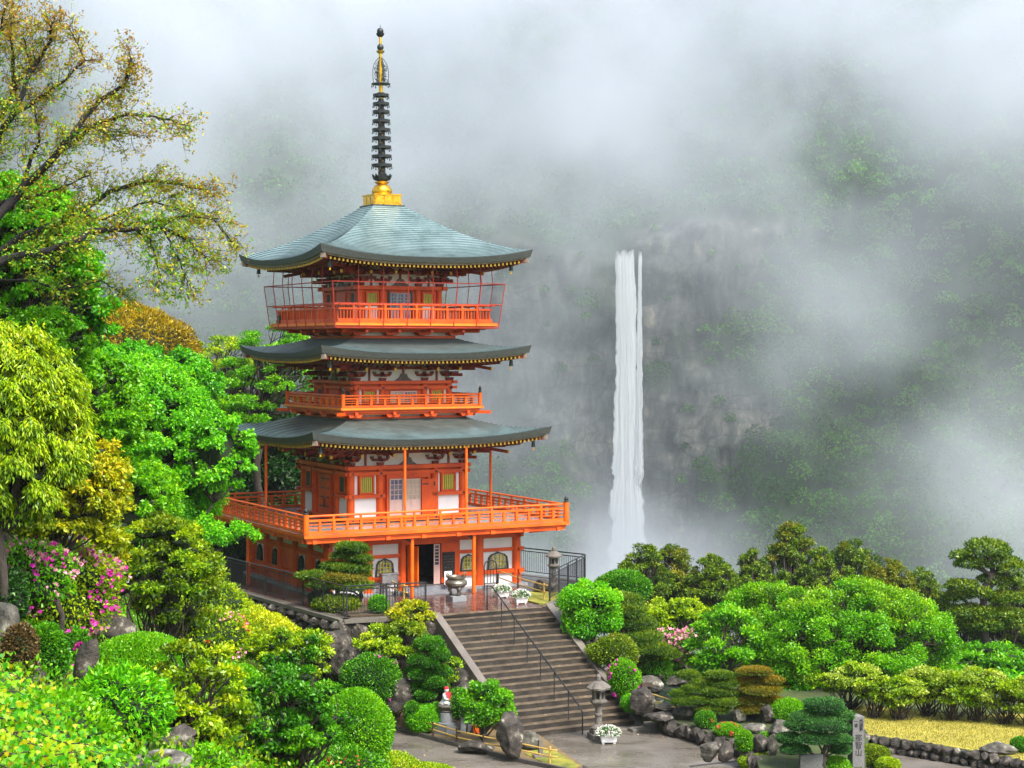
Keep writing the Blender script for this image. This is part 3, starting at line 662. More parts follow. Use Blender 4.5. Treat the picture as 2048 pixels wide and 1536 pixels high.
# ---------------------------------------------------------------- terrain, mountain, forest, waterfall
def vnoise(x, y, seed):
    rng = np.random.RandomState(seed); T = rng.rand(256, 256)
    xi, yi = np.floor(x).astype(int), np.floor(y).astype(int); xf, yf = x - xi, y - yi
    xf = xf * xf * (3 - 2 * xf); yf = yf * yf * (3 - 2 * yf)
    g = lambda a, b: T[a % 256, b % 256]
    return (g(xi, yi) * (1 - xf) + g(xi + 1, yi) * xf) * (1 - yf) + (g(xi, yi + 1) * (1 - xf) + g(xi + 1, yi + 1) * xf) * yf
def fbm(x, y, seed, o=5): return sum(vnoise(x * 2 ** i, y * 2 ** i, seed + i) / 2 ** i for i in range(o)) / sum(1 / 2 ** i for i in range(o)) - .5
SOIL = surf('soil', (.028, .04, .01), (.055, .08, .014), .95, .8, .8, 6, c3=(.1, .13, .02))
xs = np.concatenate([np.linspace(-350, -45, 40), np.linspace(-44, 44, 130), np.linspace(45, 350, 40)])
ys = np.concatenate([np.linspace(-15, 110, 160), np.linspace(112, 640, 70)])
X, Y = np.meshgrid(xs, ys); Z = np.vectorize(TH, otypes=[float])(X, Y)
tag(gridmesh('ground', X, Y, Z, [SOIL]), kind='structure')
def mdepth(x, z):
    xw = x + fbm(x / 26 + 3, z / 26, 61) * 60; zw = z + fbm(x / 34, z / 20 + 8, 71) * 46
    m = np.clip(1.5 - (np.abs(xw - 26) / 56) ** 2, 0, 1) * np.clip((58 - zw) / 16, 0, 1) * np.clip((zw + 34) / 24, 0, 1)
    m = np.maximum(m, np.clip(1.5 - (np.abs(xw - 38) / 20) ** 2, 0, 1) * np.clip((50 - z) / 10, 0, 1))
    y = 592 + (1 - m) * (z - 18) * .62 + m * .08 * (z - 18)
    y = y + fbm(x / 90 + 9, z / 90, 3) * 60 * (1 - m * .9) + fbm(x / 30, z / 60, 11) * 26 * (1 - m * .7)
    y = y - np.clip((np.abs(x - 40) - 60) / 60, 0, 3) ** 1.2 * 22
    rk = np.round(fbm(x / 14, z / 22, 21, 3) * 7) / 7 * 14 + fbm(x / 5, z / 3, 31, 3) * 3 + np.round(fbm(x / 40, z / 9, 25, 2) * 5) / 5 * 5
    return y + rk * m - 3.5 * m * np.exp(-((x - 38) / 12) ** 2) * -1, m
xs, zs = np.arange(-330, 331, 2.2), np.arange(-84, 330, 2.2)
Xm, Zm = np.meshgrid(xs, zs); Ym, Mm = mdepth(Xm, Zm)
m, n, o = new_mat('mountain_rock'); b = n.nodes.new('ShaderNodeBsdfPrincipled'); v = coords(n); at_ = n.nodes.new('ShaderNodeAttribute'); at_.attribute_name = 'rock'
t1 = noise(n, .05, 8, .65, v); t2 = noise(n, .35, 6, .7, coords(n, sc=(1, 1, .3))); vo = n.nodes.new('ShaderNodeTexVoronoi'); vo.feature = 'DISTANCE_TO_EDGE'; vo.inputs['Scale'].default_value = .075; vw = n.nodes.new('ShaderNodeVectorMath'); vw.operation = 'MULTIPLY_ADD'; vw.inputs[1].default_value = (14, 14, 14); n.links.new(noise(n, .06, 3, .5, v).outputs['Color'], vw.inputs[0]); n.links.new(coords(n, sc=(.8, .8, 2.2)), vw.inputs[2]); n.links.new(vw.outputs[0], vo.inputs['Vector'])
mx = n.nodes.new('ShaderNodeMixRGB'); mx.inputs[0].default_value = .5; n.links.new(t1.outputs[0], mx.inputs[1]); n.links.new(t2.outputs[0], mx.inputs[2])
rk = ramp(n, mx.outputs[0], [(.4, (.022, .026, .023)), (.5, (.075, .08, .072)), (.58, (.15, .145, .12)), (.66, (.36, .29, .19))])
cr = ramp(n, vo.outputs[0], [(.0, (.25, .25, .25)), (.035, (1, 1, 1))]); ml = n.nodes.new('ShaderNodeMixRGB'); ml.blend_type = 'MULTIPLY'; ml.inputs[0].default_value = .65; n.links.new(rk.outputs[0], ml.inputs[1]); n.links.new(cr.outputs[0], ml.inputs[2])
gr = ramp(n, t2.outputs[0], [(.3, (.012, .03, .01)), (.7, (.03, .07, .02))]); x = n.nodes.new('ShaderNodeMixRGB'); n.links.new(at_.outputs['Fac'], x.inputs[0]); n.links.new(gr.outputs[0], x.inputs[1]); n.links.new(ml.outputs[0], x.inputs[2])
n.links.new(x.outputs[0], b.inputs['Base Color']); b.inputs['Roughness'].default_value = .85; n.links.new(b.outputs[0], o.inputs[0])
mt = gridmesh('mountain', Xm, Ym, Zm, [m], smooth=False); tag(mt, kind='structure')
rockmask = np.clip((Mm - .4) * 2.2 + fbm(Xm / 16, Zm / 12, 41) * 3.4, 0, 1)
a_ = mt.data.attributes.new('rock', 'FLOAT', 'POINT'); a_.data.foreach_set('value', rockmask.ravel().astype(np.float32))
# leaf card helper used by every plant
def unit(a): return a / (np.linalg.norm(a, axis=-1, keepdims=True) + 1e-9)
def cards(P_, N, size, aspect, rng, droop=0., jit=.6, fold=.12, szvar=.35, updir=0.):
    """one folded rhombic leaf per point: P_ positions, N outward directions"""
    n = len(P_); D = unit(N + rng.normal(size=(n, 3)) * jit + np.array([0, 0, updir])); 
    if droop: D = unit(D + np.array([0, 0, -droop]))
    Nn = unit(N + rng.normal(size=(n, 3)) * .5); Wd = unit(np.cross(D, Nn)); Up = np.cross(Wd, D)
    Ls = (size * (1 + szvar * rng.uniform(-1, 1, n)))[:, None]
    a = P_ - D * Ls * .15; tip = P_ + D * Ls * .85; mid = P_ + D * Ls * .3
    l = mid + Wd * Ls * aspect * .5 + Up * Ls * fold; r = mid - Wd * Ls * aspect * .5 + Up * Ls * fold
    return np.stack([a, l, tip, r], 1).reshape(-1, 3)
rng = np.random.RandomState(7)
cand = []
gx, gz = np.meshgrid(np.arange(-250, 250, 5.6), np.arange(-80, 230, 5.0)); gx = gx + rng.uniform(-2.6, 2.6, gx.shape); gz = gz + rng.uniform(-2.2, 2.2, gz.shape)
gx, gz = gx.ravel(), gz.ravel(); gy, gm = mdepth(gx, gz); rm = np.clip((gm - .4) * 2.2 + fbm(gx / 16, gz / 12, 41) * 3.4, 0, 1)
keep = (rm < .45) | (rng.rand(len(gx)) < .12); keep &= ~((np.abs(gx - 37) < 9) & (gz < 48))
gx, gy, gz, rm = gx[keep], gy[keep], gz[keep], rm[keep]
VV, RR = [], []
for i in range(len(gx)):
    R_ = rng.uniform(2.6, 4.6) if rm[i] < .45 else rng.uniform(1.2, 2.2); k = int(150 * (R_ / 4) ** 1.2) + 30
    d = unit(rng.normal(size=(k, 3)) + np.array([0, -.7, .5])); d[:, 2] = np.abs(d[:, 2]) * 1.0 - .25
    lump = 1 + .22 * np.sin(d @ rng.normal(size=3) * 4 + rng.rand() * 6)
    P_ = np.array([gx[i], gy[i] - R_ * .3, gz[i] + R_ * .35]) + d * R_ * np.array([1, 1, 1.15]) * lump[:, None]
    VV.append(cards(P_, d, .85, .8, rng, jit=.9)); q = rng.rand(); base = .22 + .42 * q ** 1.3
    RR.append(np.clip(base + rng.normal(size=k) * .06, 0, 1))
FOR = leafmat('far_forest', [(.014, .05, .01), (.04, .13, .018), (.09, .25, .022), (.16, .42, .02)], .2, .02, .012)
tag(npmesh('forest', np.concatenate(VV), 4, [FOR], rnd=np.concatenate(RR)), kind='stuff')
# waterfall: many falling strands with real thickness
m, n, o = new_mat('falling_water'); b = n.nodes.new('ShaderNodeBsdfPrincipled'); t = noise(n, .8, 8, .7, coords(n, sc=(2.2, .5, .11)))
r = ramp(n, t.outputs[0], [(.34, (.78, .83, .88)), (.5, (.97, .98, .99))]); n.links.new(r.outputs[0], b.inputs['Base Color']); b.inputs['Roughness'].default_value = .9; b.inputs['Sheen Weight'].default_value = .3; trl = n.nodes.new('ShaderNodeBsdfTranslucent'); n.links.new(r.outputs[0], trl.inputs[0]); mxs = n.nodes.new('ShaderNodeMixShader'); mxs.inputs[0].default_value = .3; n.links.new(b.outputs[0], mxs.inputs[1]); n.links.new(trl.outputs[0], mxs.inputs[2])
ad_ = n.nodes.new('ShaderNodeAttribute'); ad_.attribute_name = 'dense'; sn = noise(n, 1.3, 6, .7, coords(n, sc=(2.4, .4, .1))); k1 = n.nodes.new('ShaderNodeMath'); k1.operation = 'MULTIPLY_ADD'; k1.inputs[1].default_value = 3.4; k1.inputs[2].default_value = -1.75; n.links.new(sn.outputs[0], k1.inputs[0])
k2 = n.nodes.new('ShaderNodeMath'); k2.operation = 'MULTIPLY_ADD'; k2.inputs[1].default_value = 2.2; n.links.new(ad_.outputs['Fac'], k2.inputs[0]); n.links.new(k1.outputs[0], k2.inputs[2]); k3 = n.nodes.new('ShaderNodeMath'); k3.operation = 'SUBTRACT'; k3.use_clamp = True; k3.inputs[1].default_value = .45; n.links.new(k2.outputs[0], k3.inputs[0])
tp_ = n.nodes.new('ShaderNodeBsdfTransparent'); mf = n.nodes.new('ShaderNodeMixShader'); n.links.new(k3.outputs[0], mf.inputs[0]); n.links.new(tp_.outputs[0], mf.inputs[1]); n.links.new(mxs.outputs[0], mf.inputs[2]); n.links.new(mf.outputs[0], o.inputs[0])
rr = random.Random(2)
yb_ = min(float(mdepth(np.array([x_]), np.array([z_]))[0][0]) for x_ in (32, 36, 40, 44) for z_ in (-60, -40, -20, 0, 20, 40)) - 1.0
AL = []
def sheet(cx0, cx1, w0, w1, z0, z1, dep, seed, rag):
    V_, U_ = 260, 90; t = np.linspace(0, 1, V_)[:, None]; th = np.linspace(-.12 * pi, 1.12 * pi, U_)[None, :]
    u = -np.cos(th); z = z0 + (z1 - z0) * t; ztop = fbm(u * 3 + 20, u * 0 + 3, seed) * rag * 1.6
    wv = w0 + (w1 - w0) * t ** 1.4; edge = fbm(t * 26 + 5, t * 0 + 7, seed + 3) * (.25 + .6 * t) * .9; edge2 = fbm(t * 24 + 9, t * 0 + 12, seed + 5) * (.25 + .6 * t) * .9
    wl_ = np.where(u < 0, wv + wv * edge, wv + wv * edge2)
    x = cx0 + (cx1 - cx0) * t ** .9 + u * wl_ + fbm(u * 3 + 30, t * 5 + 1, seed + 9) * .5
    rid = fbm(u * 9 + 40, t * 2.6 + 2, seed + 11) * 1.5 + fbm(u * 24 + 60, t * 7 + 2, seed + 13) * .8
    y = yb_ - 2.2 * t ** .6 - 2.2 * t * t - np.sin(th) * dep * (.5 + .6 * t) + rid * (.3 + t) * .55
    z = z + ztop * np.exp(-t * 26) + fbm(u * 5 + 80, t * 4, seed + 15) * 1.5 * t
    al = np.clip(1.25 - np.abs(u) ** 5 * (1.2 + .6 * t), 0, 1) * np.clip((1 - t) * 6, 0, 1) * np.clip(.35 + t * 20, 0, 1); AL.append((al + 0 * z).ravel())
    return x + 0 * z, y + 0 * z, z + 0 * x
parts_ = [sheet(37.6, 38.8, 3.3, 7.6, 42.2, -75, 1.3, 5, 1.), sheet(42.7, 42.0, .75, 1.6, 42, -40, .6, 25, 1.), sheet(38.3, 38.6, 4.2, 9.5, -34, -76, 1.1, 45, 6.)]
VV, FF, o_ = [], [], 0
for X_, Y_, Z_ in parts_:
    h_, w_ = X_.shape; VV.append(np.stack([X_, Y_, Z_], -1).reshape(-1, 3)); i_ = np.arange(h_ * w_).reshape(h_, w_) + o_; FF += np.stack([i_[:-1, :-1], i_[:-1, 1:], i_[1:, 1:], i_[1:, :-1]], -1).reshape(-1, 4).tolist(); o_ += h_ * w_
wf = MB(); wf.v = np.concatenate(VV).tolist(); wf.f = FF; wf.m = [0] * len(FF); wr_ = random.Random(6)
for i in range(0):
    z0 = 30 - wr_.random() * 90; f_ = ((42 - z0) / 112); s_ = wr_.choice((-1, 1)); x_ = 37.5 + f_ + s_ * (2.9 + 3.1 * f_ ** 1.4) * wr_.uniform(.8, 1.2); ln = wr_.uniform(4, 16)
    wf.tube([(x_ + s_ * .35 * k * f_ + .1 * math.sin(k * 2 + i), yb_ - 1.2 - 3 * f_, z0 - ln * k / 5) for k in range(6)], [.02, .1, .18, .14, .08, .02], 5)
wo = tag(wf.build('waterfall', m, smooth=True), kind='structure'); at2 = wo.data.attributes.new('dense', 'FLOAT', 'POINT'); at2.data.foreach_set('value', np.concatenate(AL).astype(np.float32))
# drifting mist in front of the mountain: one volume whose density comes in soft banks
m, n, o = new_mat('mist'); pv = n.nodes.new('ShaderNodeVolumePrincipled'); pv.inputs['Color'].default_value = (.81, .86, .93, 1); pv.inputs['Anisotropy'].default_value = .0
geo = n.nodes.new('ShaderNodeNewGeometry')
def M(op, a, b_=None, c=None):
    q = n.nodes.new('ShaderNodeMath'); q.operation = op
    for i, v_ in enumerate((a, b_, c)):
        if v_ is None: continue
        if hasattr(v_, 'is_linked'): n.links.new(v_, q.inputs[i])
        else: q.inputs[i].default_value = v_
    return q.outputs[0]
mp = n.nodes.new('ShaderNodeMapping'); mp.inputs['Scale'].default_value = (1, .35, 1); mp.inputs['Rotation'].default_value = (0, rad(35), 0); n.links.new(geo.outputs['Position'], mp.inputs[0])
warp = noise(n, .011, 3, .5, mp.outputs[0]); 
wsum = n.nodes.new('ShaderNodeVectorMath'); wsum.operation = 'MULTIPLY_ADD'; wsum.inputs[1].default_value = (70, 20, 70); n.links.new(warp.outputs['Color'], wsum.inputs[0]); n.links.new(geo.outputs['Position'], wsum.inputs[2])
fine = noise(n, .022, 4, .55, mp.outputs[0])
BL = [  # px, py, depth, rx, rz (m), strength
 (1250, -46, 500, 235, 38, 1.4), (300, 40, 500, 60, 34, .4), (600, 300, 500, 60, 46, .45), (330, 330, 500, 34, 34, .3), (1090, 270, 500, 38, 42, .75), (1400, 260, 500, 40, 24, .35),
 (1700, 610, 500, 30, 20, .5), (2010, 1020, 490, 42, 28, .5), (1850, 780, 500, 24, 24, .25), (1560, 420, 500, 24, 14, .3), (1245, 1125, 545, 23, 18, 2.4), (1720, 290, 500, 34, 20, .4), (1960, 210, 500, 50, 26, .5), (990, 760, 500, 36, 34, .2), (330, 560, 500, 46, 28, .35)]
tot = None
for px, py, Yd, rx, rz_, s_ in BL:
    c_ = at(px, py, Yd); sb = n.nodes.new('ShaderNodeVectorMath'); sb.operation = 'SUBTRACT'; n.links.new(wsum.outputs[0], sb.inputs[0]); sb.inputs[1].default_value = (c_.x + 35, c_.y + 10, c_.z + 35)
    sc_ = n.nodes.new('ShaderNodeVectorMath'); sc_.operation = 'MULTIPLY'; n.links.new(sb.outputs[0], sc_.inputs[0]); sc_.inputs[1].default_value = (1 / rx, 1 / 70, 1 / rz_)
    ln = n.nodes.new('ShaderNodeVectorMath'); ln.operation = 'DOT_PRODUCT'; n.links.new(sc_.outputs[0], ln.inputs[0]); n.links.new(sc_.outputs[0], ln.inputs[1])
    e = M('MULTIPLY', M('EXPONENT', M('MULTIPLY', ln.outputs['Value'], -1.)), s_); tot = e if tot is None else M('ADD', tot, e)
tot = M('ADD', tot, .035)
den = M('MULTIPLY', M('MULTIPLY', tot, M('MAXIMUM', M('MULTIPLY_ADD', fine.outputs[0], 5.4, -1.8), .06)), MIST_K)
n.links.new(den, pv.inputs['Density']); n.links.new(pv.outputs[0], o.inputs['Volume'])
b = MB(); b.bb(-235, 235, 400, 560, -76, 225); tag(b.build('mist_bank', m), kind='stuff'); m.cycles.volume_step_rate = 1.8 if hasattr(m, 'cycles') and hasattr(m.cycles, 'volume_step_rate') else 1
# ---------------------------------------------------------------- terrace, stairs, plaza, walls
TERR = [(-5.95, -9.9), (-2.3, -10.45), (2.4, -10.65), (2.9, -10.0), (7.4, -5.3), (6.1, -1.5), (5.8, 9.5), (-7.6, 9.5)]
WETST = surf('wet_slate', (.035, .03, .03), (.075, .06, .055), .2, 1.6, .15, 12, spec=.7)
b = MB(); b.prism(TERR, -9, 0); tag(b.build('terrace', [WETST], None, PC, PT), kind='structure')
m, n, o = new_mat('cobble'); bs = n.nodes.new('ShaderNodeBsdfPrincipled'); vo = n.nodes.new('ShaderNodeTexVoronoi'); vo.feature = 'DISTANCE_TO_EDGE'; vo.inputs['Scale'].default_value = 4.2; n.links.new(coords(n), vo.inputs['Vector'])
v2 = n.nodes.new('ShaderNodeTexVoronoi'); v2.inputs['Scale'].default_value = 4.2; n.links.new(coords(n), v2.inputs['Vector'])
r1 = ramp(n, v2.outputs['Color'], [(.2, (.05, .022, .016)), (.6, (.15, .075, .055)), (.9, (.1, .085, .08))]); r2 = ramp(n, vo.outputs[0], [(.0, (.15, .15, .15)), (.09, (1, 1, 1))])
ml = n.nodes.new('ShaderNodeMixRGB'); ml.blend_type = 'MULTIPLY'; ml.inputs[0].default_value = 1; n.links.new(r1.outputs[0], ml.inputs[1]); n.links.new(r2.outputs[0], ml.inputs[2]); n.links.new(ml.outputs[0], bs.inputs['Base Color']); bs.inputs['Roughness'].default_value = .16; bs.inputs['Specular IOR Level'].default_value = .8
bp = n.nodes.new('ShaderNodeBump'); bp.inputs['Strength'].default_value = .5; bp.inputs['Distance'].default_value = .03; n.links.new(r2.outputs[0], bp.inputs['Height']); n.links.new(bp.outputs[0], bs.inputs['Normal']); n.links.new(bs.outputs[0], o.inputs[0])
b = MB(); b.prism([(-2.25, -10.4), (2.3, -10.58), (2.3, -7.0), (1.8, -5.5), (-2.2, -5.5)], .001, .006); tag(b.build('paving', m, None, PC, PT), kind='structure')
MOSS = surf('moss_lawn', (.26, .22, .03), (.4, .34, .05), .95, .9, .5, 40, c3=(.16, .2, .03))
b = MB(); b.prism([(2.34, -10.1), (2.8, -9.95), (5.6, -7.2), (4.6, -6.2), (2.34, -7.9)], .001, .05, 2); b.prism([(-5.6, -9.6), (-2.3, -10.05), (-2.3, -7.9), (-5.6, -6.3)], .001, .06, 1); b.prism([(-3.2, -9.7), (-2.32, -9.9), (-2.32, -8.0), (-3.2, -8.1)], .061, .07, 0)
o = b.build('garden_bed', [MOSS, surf('mulch', (.05, .035, .02), (.1, .07, .035), .9, 6., .5), surf('green_moss', (.1, .13, .015), (.3, .27, .03), .95, 2., .5, 40, c3=(.1, .07, .03))], None, PC, PT); tag(o, kind='structure')
# plaza
m, n, o = new_mat('plaza'); bs = n.nodes.new('ShaderNodeBsdfPrincipled'); t = noise(n, .35, 6, .6, coords(n)); t2 = noise(n, 22, 4, .7, coords(n)); t3 = noise(n, .8, 5, .6, coords(n, sc=(.35, 1, 1)))
mx = n.nodes.new('ShaderNodeMixRGB'); mx.inputs[0].default_value = .3; n.links.new(t.outputs[0], mx.inputs[1]); n.links.new(t2.outputs[0], mx.inputs[2])
r = ramp(n, mx.outputs[0], [(.36, (.08, .068, .054)), (.52, (.15, .132, .11)), (.66, (.22, .2, .175))]); n.links.new(r.outputs[0], bs.inputs['Base Color'])
rr_ = ramp(n, t3.outputs[0], [(.44, (.07, .07, .07)), (.56, (.55, .55, .55))]); n.links.new(rr_.outputs[0], bs.inputs['Roughness']); bp = n.nodes.new('ShaderNodeBump'); bp.inputs['Strength'].default_value = .25; bp.inputs['Distance'].default_value = .02; n.links.new(t2.outputs[0], bp.inputs['Height']); n.links.new(bp.outputs[0], bs.inputs['Normal']); n.links.new(bs.outputs[0], o.inputs[0])
b = MB(); b.prism([(-9, 44), (70, 44), (70, 68), (L(0, -12).x, 68), (-9, 68)], -3.7, -3.46); tag(b.build('plaza', m), kind='structure')
def gl(pts, z=-3.46): return [(G(x, y, z).x, G(x, y, z).y) for x, y in pts]
b = MB()
for p, q in (((1380, 1533), (1700, 1497)), ((1120, 1512), (1190, 1545))):
    p, q = G(*p, -3.46), G(*q, -3.46); b.beam((p.x, p.y, -3.452), (q.x, q.y, -3.452), .16, .012)
tag(b.build('drain', surf('drain_iron', (.03, .03, .03), (.06, .055, .05), .4, 9.)), kind='structure')
BED = surf('bed_soil', (.12, .08, .035), (.2, .14, .055), .9, 3., .5, 20)
bedp = gl([(770, 1455), (822, 1468), (880, 1484), (940, 1500), (1010, 1518), (1080, 1533), (1150, 1548), (1165, 1535), (1115, 1500), (1078, 1474), (1035, 1440), (960, 1375), (800, 1340), (740, 1400)])
b = MB(); b.prism(bedp, -3.6, -3.38, 0); mp_ = gl([(1050, 1513), (1085, 1530), (1148, 1545), (1158, 1536), (1112, 1508), (1070, 1503)]); b.prism(mp_, -3.3795, -3.36, 2)
tag(b.build('garden_bed', [BED, MOSS, surf('green_moss', (.1, .13, .015), (.3, .27, .03), .95)]), kind='structure')
cb = gl([(775, 1456), (822, 1468), (880, 1484), (940, 1500), (1010, 1518), (1080, 1533), (1150, 1548)]); b = MB()
for p, q in zip(cb, cb[1:]): b.beam((*p, -3.4), (*q, -3.4), .12, .16)
tag(b.build('kerb', surf('kerb_stone', (.05, .045, .04), (.1, .09, .08), .6, 5.)), kind='structure')
# stairs
NS, TR, RI = 20, .342, 3.46 / 20; SX0, SX1, SY = -2.28, 2.38, -10.62
ST = thing('stone_staircase', 'broad flight of wet grey stone steps leading up to the pagoda terrace', 'stairs', PC, PT)
b = MB()
for k in range(1, NS):
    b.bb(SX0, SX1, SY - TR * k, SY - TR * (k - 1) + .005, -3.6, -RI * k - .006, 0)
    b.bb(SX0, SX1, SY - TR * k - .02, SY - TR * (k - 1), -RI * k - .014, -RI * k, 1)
b.bb(SX0 - .3, SX1 + .3, SY - .02, SY + .3, -.04, .003, 1)
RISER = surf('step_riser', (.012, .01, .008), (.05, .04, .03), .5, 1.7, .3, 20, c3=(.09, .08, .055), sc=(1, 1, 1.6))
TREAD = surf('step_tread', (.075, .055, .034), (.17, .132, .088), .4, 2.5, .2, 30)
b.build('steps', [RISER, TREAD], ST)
for x in (SX0 - .16, SX1 + .16):
    b = MB(); n_ = 1; y0, y1 = SY + .1, SY - NS * TR - .15
    b.add([(x + s * .16, y, z) for s in (-1, 1) for y, z in ((y0, -3.8), (y0, .1), (y1 + .35, -3.3), (y1, -3.4), (y1, -3.8))],
          [(0, 1, 2, 3, 4), (9, 8, 7, 6, 5), (0, 5, 6, 1), (1, 6, 7, 2), (2, 7, 8, 3), (3, 8, 9, 4)]); b.build('side_kerb', CONC, ST, bevel=.01)
HR = thing('handrail', 'black metal handrail with thin posts running down the middle of the stairs', 'handrail', L(-.1, SY - 3.2), PT)
b = MB(); b.M = Matrix.Translation((0, 3.2 - 0, 0)); sl_ = lambda i: (0, -TR * i, -RI * i)
pts = [(0, .35, -.02 + .0), (0, .35, .95), (0, -.1, .93)] + [(0, -TR * 19.6, -RI * 19.6 + .92), (0, -TR * 20.4, -3.46 + .78), (0, -TR * 20.4, -3.46)]
b.tube(pts, .028, 8); b.build('rail', surf('rail_metal', (.03, .033, .036), (.05, .05, .055), .2, 8., 0, metal=.5), HR, smooth=True)
for i in (2.5, 5.5, 8.5, 11.5, 14.5, 17.5):
    b = MB(); k = int(i); b.tube([(0, 3.2 - TR * i, -RI * (k + 1)), (0, 3.2 - TR * i, -RI * i + .9)], .018, 6); b.build('post', BLACK, HR)
# boulder retaining walls
def stone_wall(name, label, pts, z0, z1, hs=.55, group=None, thick=.35, cap=None, seed=0, mat=None, kind=None):
    rr = random.Random(seed); b = MB()
    for (p, q) in zip(pts, pts[1:]):
        p, q = Vector(p).to_2d(), Vector(q).to_2d(); d = (q - p); Ln = d.length; d.normalize(); rzv = math.atan2(d.y, d.x); z = z0; row = 0
        while z < z1 - .05:
            h = min(hs * rr.uniform(.85, 1.15), z1 - z); h = z1 - z if z1 - z - h < hs * .55 else h; s_ = -rr.random() * .3
            while s_ < Ln:
                w = hs * rr.uniform(.9, 1.6); c = p + d * (s_ + w / 2)
                b.rock((c.x, c.y, z + h / 2), (w * .56, thick * rr.uniform(.85, 1.2), h * .6), rr.randint(0, 9999), rr.choice((0, 0, 0, 1)), 2, 8, rzv); s_ += w * .97
            z += h * .95; row += 1
        if cap: c = (p + q) / 2; b.box((c.x, c.y, z1 + .03), (Ln + .1, cap, .14), rzv, 2)
    o = b.build(name, [ROCK, mat or ROCK, CONC], None, None); 
    for pl in o.data.polygons: pl.use_smooth = False
    return tag(o, label, 'wall', group)
WP = lambda u, v: L(u, v)
stone_wall('retaining_wall', 'long boulder retaining wall under the left side of the terrace', [WP(-6.0, -9.95), WP(-7.65, 9.5)], -3.5, -.08, .62, cap=.45, seed=1, mat=ROCK2)
stone_wall('retaining_wall', 'short boulder wall under the front of the terrace, left of the stairs', [WP(-2.7, -10.5), WP(-6.0, -9.95)], -3.5, -.08, .62, cap=.45, seed=2, mat=ROCK2)
stone_wall('retaining_wall', 'boulder wall under the terrace corner right of the stairs', [WP(2.9, -10.1), WP(7.5, -5.3), WP(6.15, -1.5)], -3.4, -.08, .6, cap=.4, seed=3, mat=ROCK2)
stone_wall('boulder_bank', 'dark boulders banked along the left flank of the stairs', [WP(-2.75, -10.6), WP(-2.75, -14.5)], -3.5, -2.0, .7, seed=5, thick=.5)
# raised garden and lawn on the right
gp = gl([(1283, 1452), (1330, 1466), (1400, 1488), (1480, 1514), (1512, 1545), (1540, 1640), (1700, 1640), (1738, 1520)]) 
lw = [(G(x, y, -2.95).x, G(x, y, -2.95).y) for x, y in ((1735, 1470), (1830, 1482), (1950, 1502), (2050, 1522), (2300, 1580))]
poly = gp + lw + [(48, 49.6), (70, 49), (70, 75), (6.5, 75), (L(2.8, -10.4).x, L(2.8, -10.4).y), (L(2.72, -17.0).x, L(2.72, -17.0).y)]
b = MB(); b.prism(poly, -3.8, -2.98); tag(b.build('garden_ground', SOIL), kind='structure')
lawnp = [(G(x, y, -2.96).x, G(x, y, -2.96).y) for x, y in ((1738, 1469), (1830, 1481), (1950, 1501), (2050, 1521), (2300, 1579), (2300, 1400), (2050, 1428), (1900, 1428), (1740, 1412), (1690, 1412))]
lawnp = lawnp[:5] + [(48, 50), (48, 66)] + lawnp[5:]
b = MB(); b.prism(lawnp, -2.979, -2.96); tag(b.build('lawn', MOSS), kind='structure')
rngl = np.random.RandomState(4); n_ = 60000; PX = []
ar = np.array(lawnp); x0, y0 = ar.min(0); x1, y1 = ar.max(0)
def inpoly(x, y, poly):
    c = np.zeros(len(x), bool); j = len(poly) - 1
    for i in range(len(poly)):
        xi, yi = poly[i]; xj, yj = poly[j]; k = ((yi > y) != (yj > y)) & (x < (xj - xi) * (y - yi) / (yj - yi + 1e-12) + xi); c ^= k; j = i
    return c
gx_, gy_ = rngl.uniform(x0, x1, n_ * 2), rngl.uniform(y0, y1, n_ * 2); k = inpoly(gx_, gy_, lawnp); gx_, gy_ = gx_[k], gy_[k]
P_ = np.stack([gx_, gy_, np.full(len(gx_), -2.955)], 1)
tag(npmesh('grass', cards(P_, np.tile([0, 0, 1.], (len(P_), 1)), .07, .3, rngl, jit=.5), 4, [leafmat('grass_blades', [(.14, .17, .02), (.3, .28, .03), (.42, .37, .05)], .3, .03, .8)], rnd=rngl.rand(len(P_))), kind='stuff')
stone_wall('stone_wall', 'low dry-stone wall holding up the yellow lawn beside the road', [(x_, y_ - .06) for x_, y_ in lw], -3.5, -2.92, .3, thick=.2, seed=8)
stone_wall('stone_wall', 'low rough stone wall edging the rock garden beside the plaza', gp[1:5], -3.5, -2.95, .4, thick=.3, seed=9)
for i, (x, y, w) in enumerate(((1298, 1460, 1.5), (1330, 1448, 1.6), (1362, 1436, 1.4), (1395, 1428, 1.2))):
    p = G(x, y, -3.46 + .16 * i); b = MB(); b.box((0, 0, 0), (w, .5, .34)); o = b.build('stone_step', surf('rough_step', (.06, .055, .045), (.13, .12, .1), .7, 3., .6, 12), None, (p.x, p.y, p.z - .05), .35 + .1 * i, bevel=.06)
    tag(o, ('lowest', 'second', 'third', 'topmost')[i] + ' rough stone step into the rock garden right of the stairs', 'step', 'stone steps into the rock garden')
rg = np.random.RandomState(8); q = []
for i in range(420):
    if i < 230: k = rg.randint(1, NS); p = L(rg.uniform(SX0, SX1), SY - TR * k + abs(rg.normal()) * .08, -RI * k + .01)
    else: p = G(rg.uniform(800, 1480), rg.uniform(1470, 1560), -3.46); p.z += .01
    q.append(tuple(p))
q = np.array(q); tag(npmesh('fallen_leaves', cards(q, np.tile([0, 0, .25], (len(q), 1)), .055, .55, rg, jit=1., fold=.05) + np.array([0, 0, .012]), 4, [leafmat('fallen_leaf', [(.1, .03, .01), (.3, .16, .02), (.5, .4, .06), (.6, .3, .3)], .1, .05)], rnd=rg.rand(len(q))), kind='stuff')
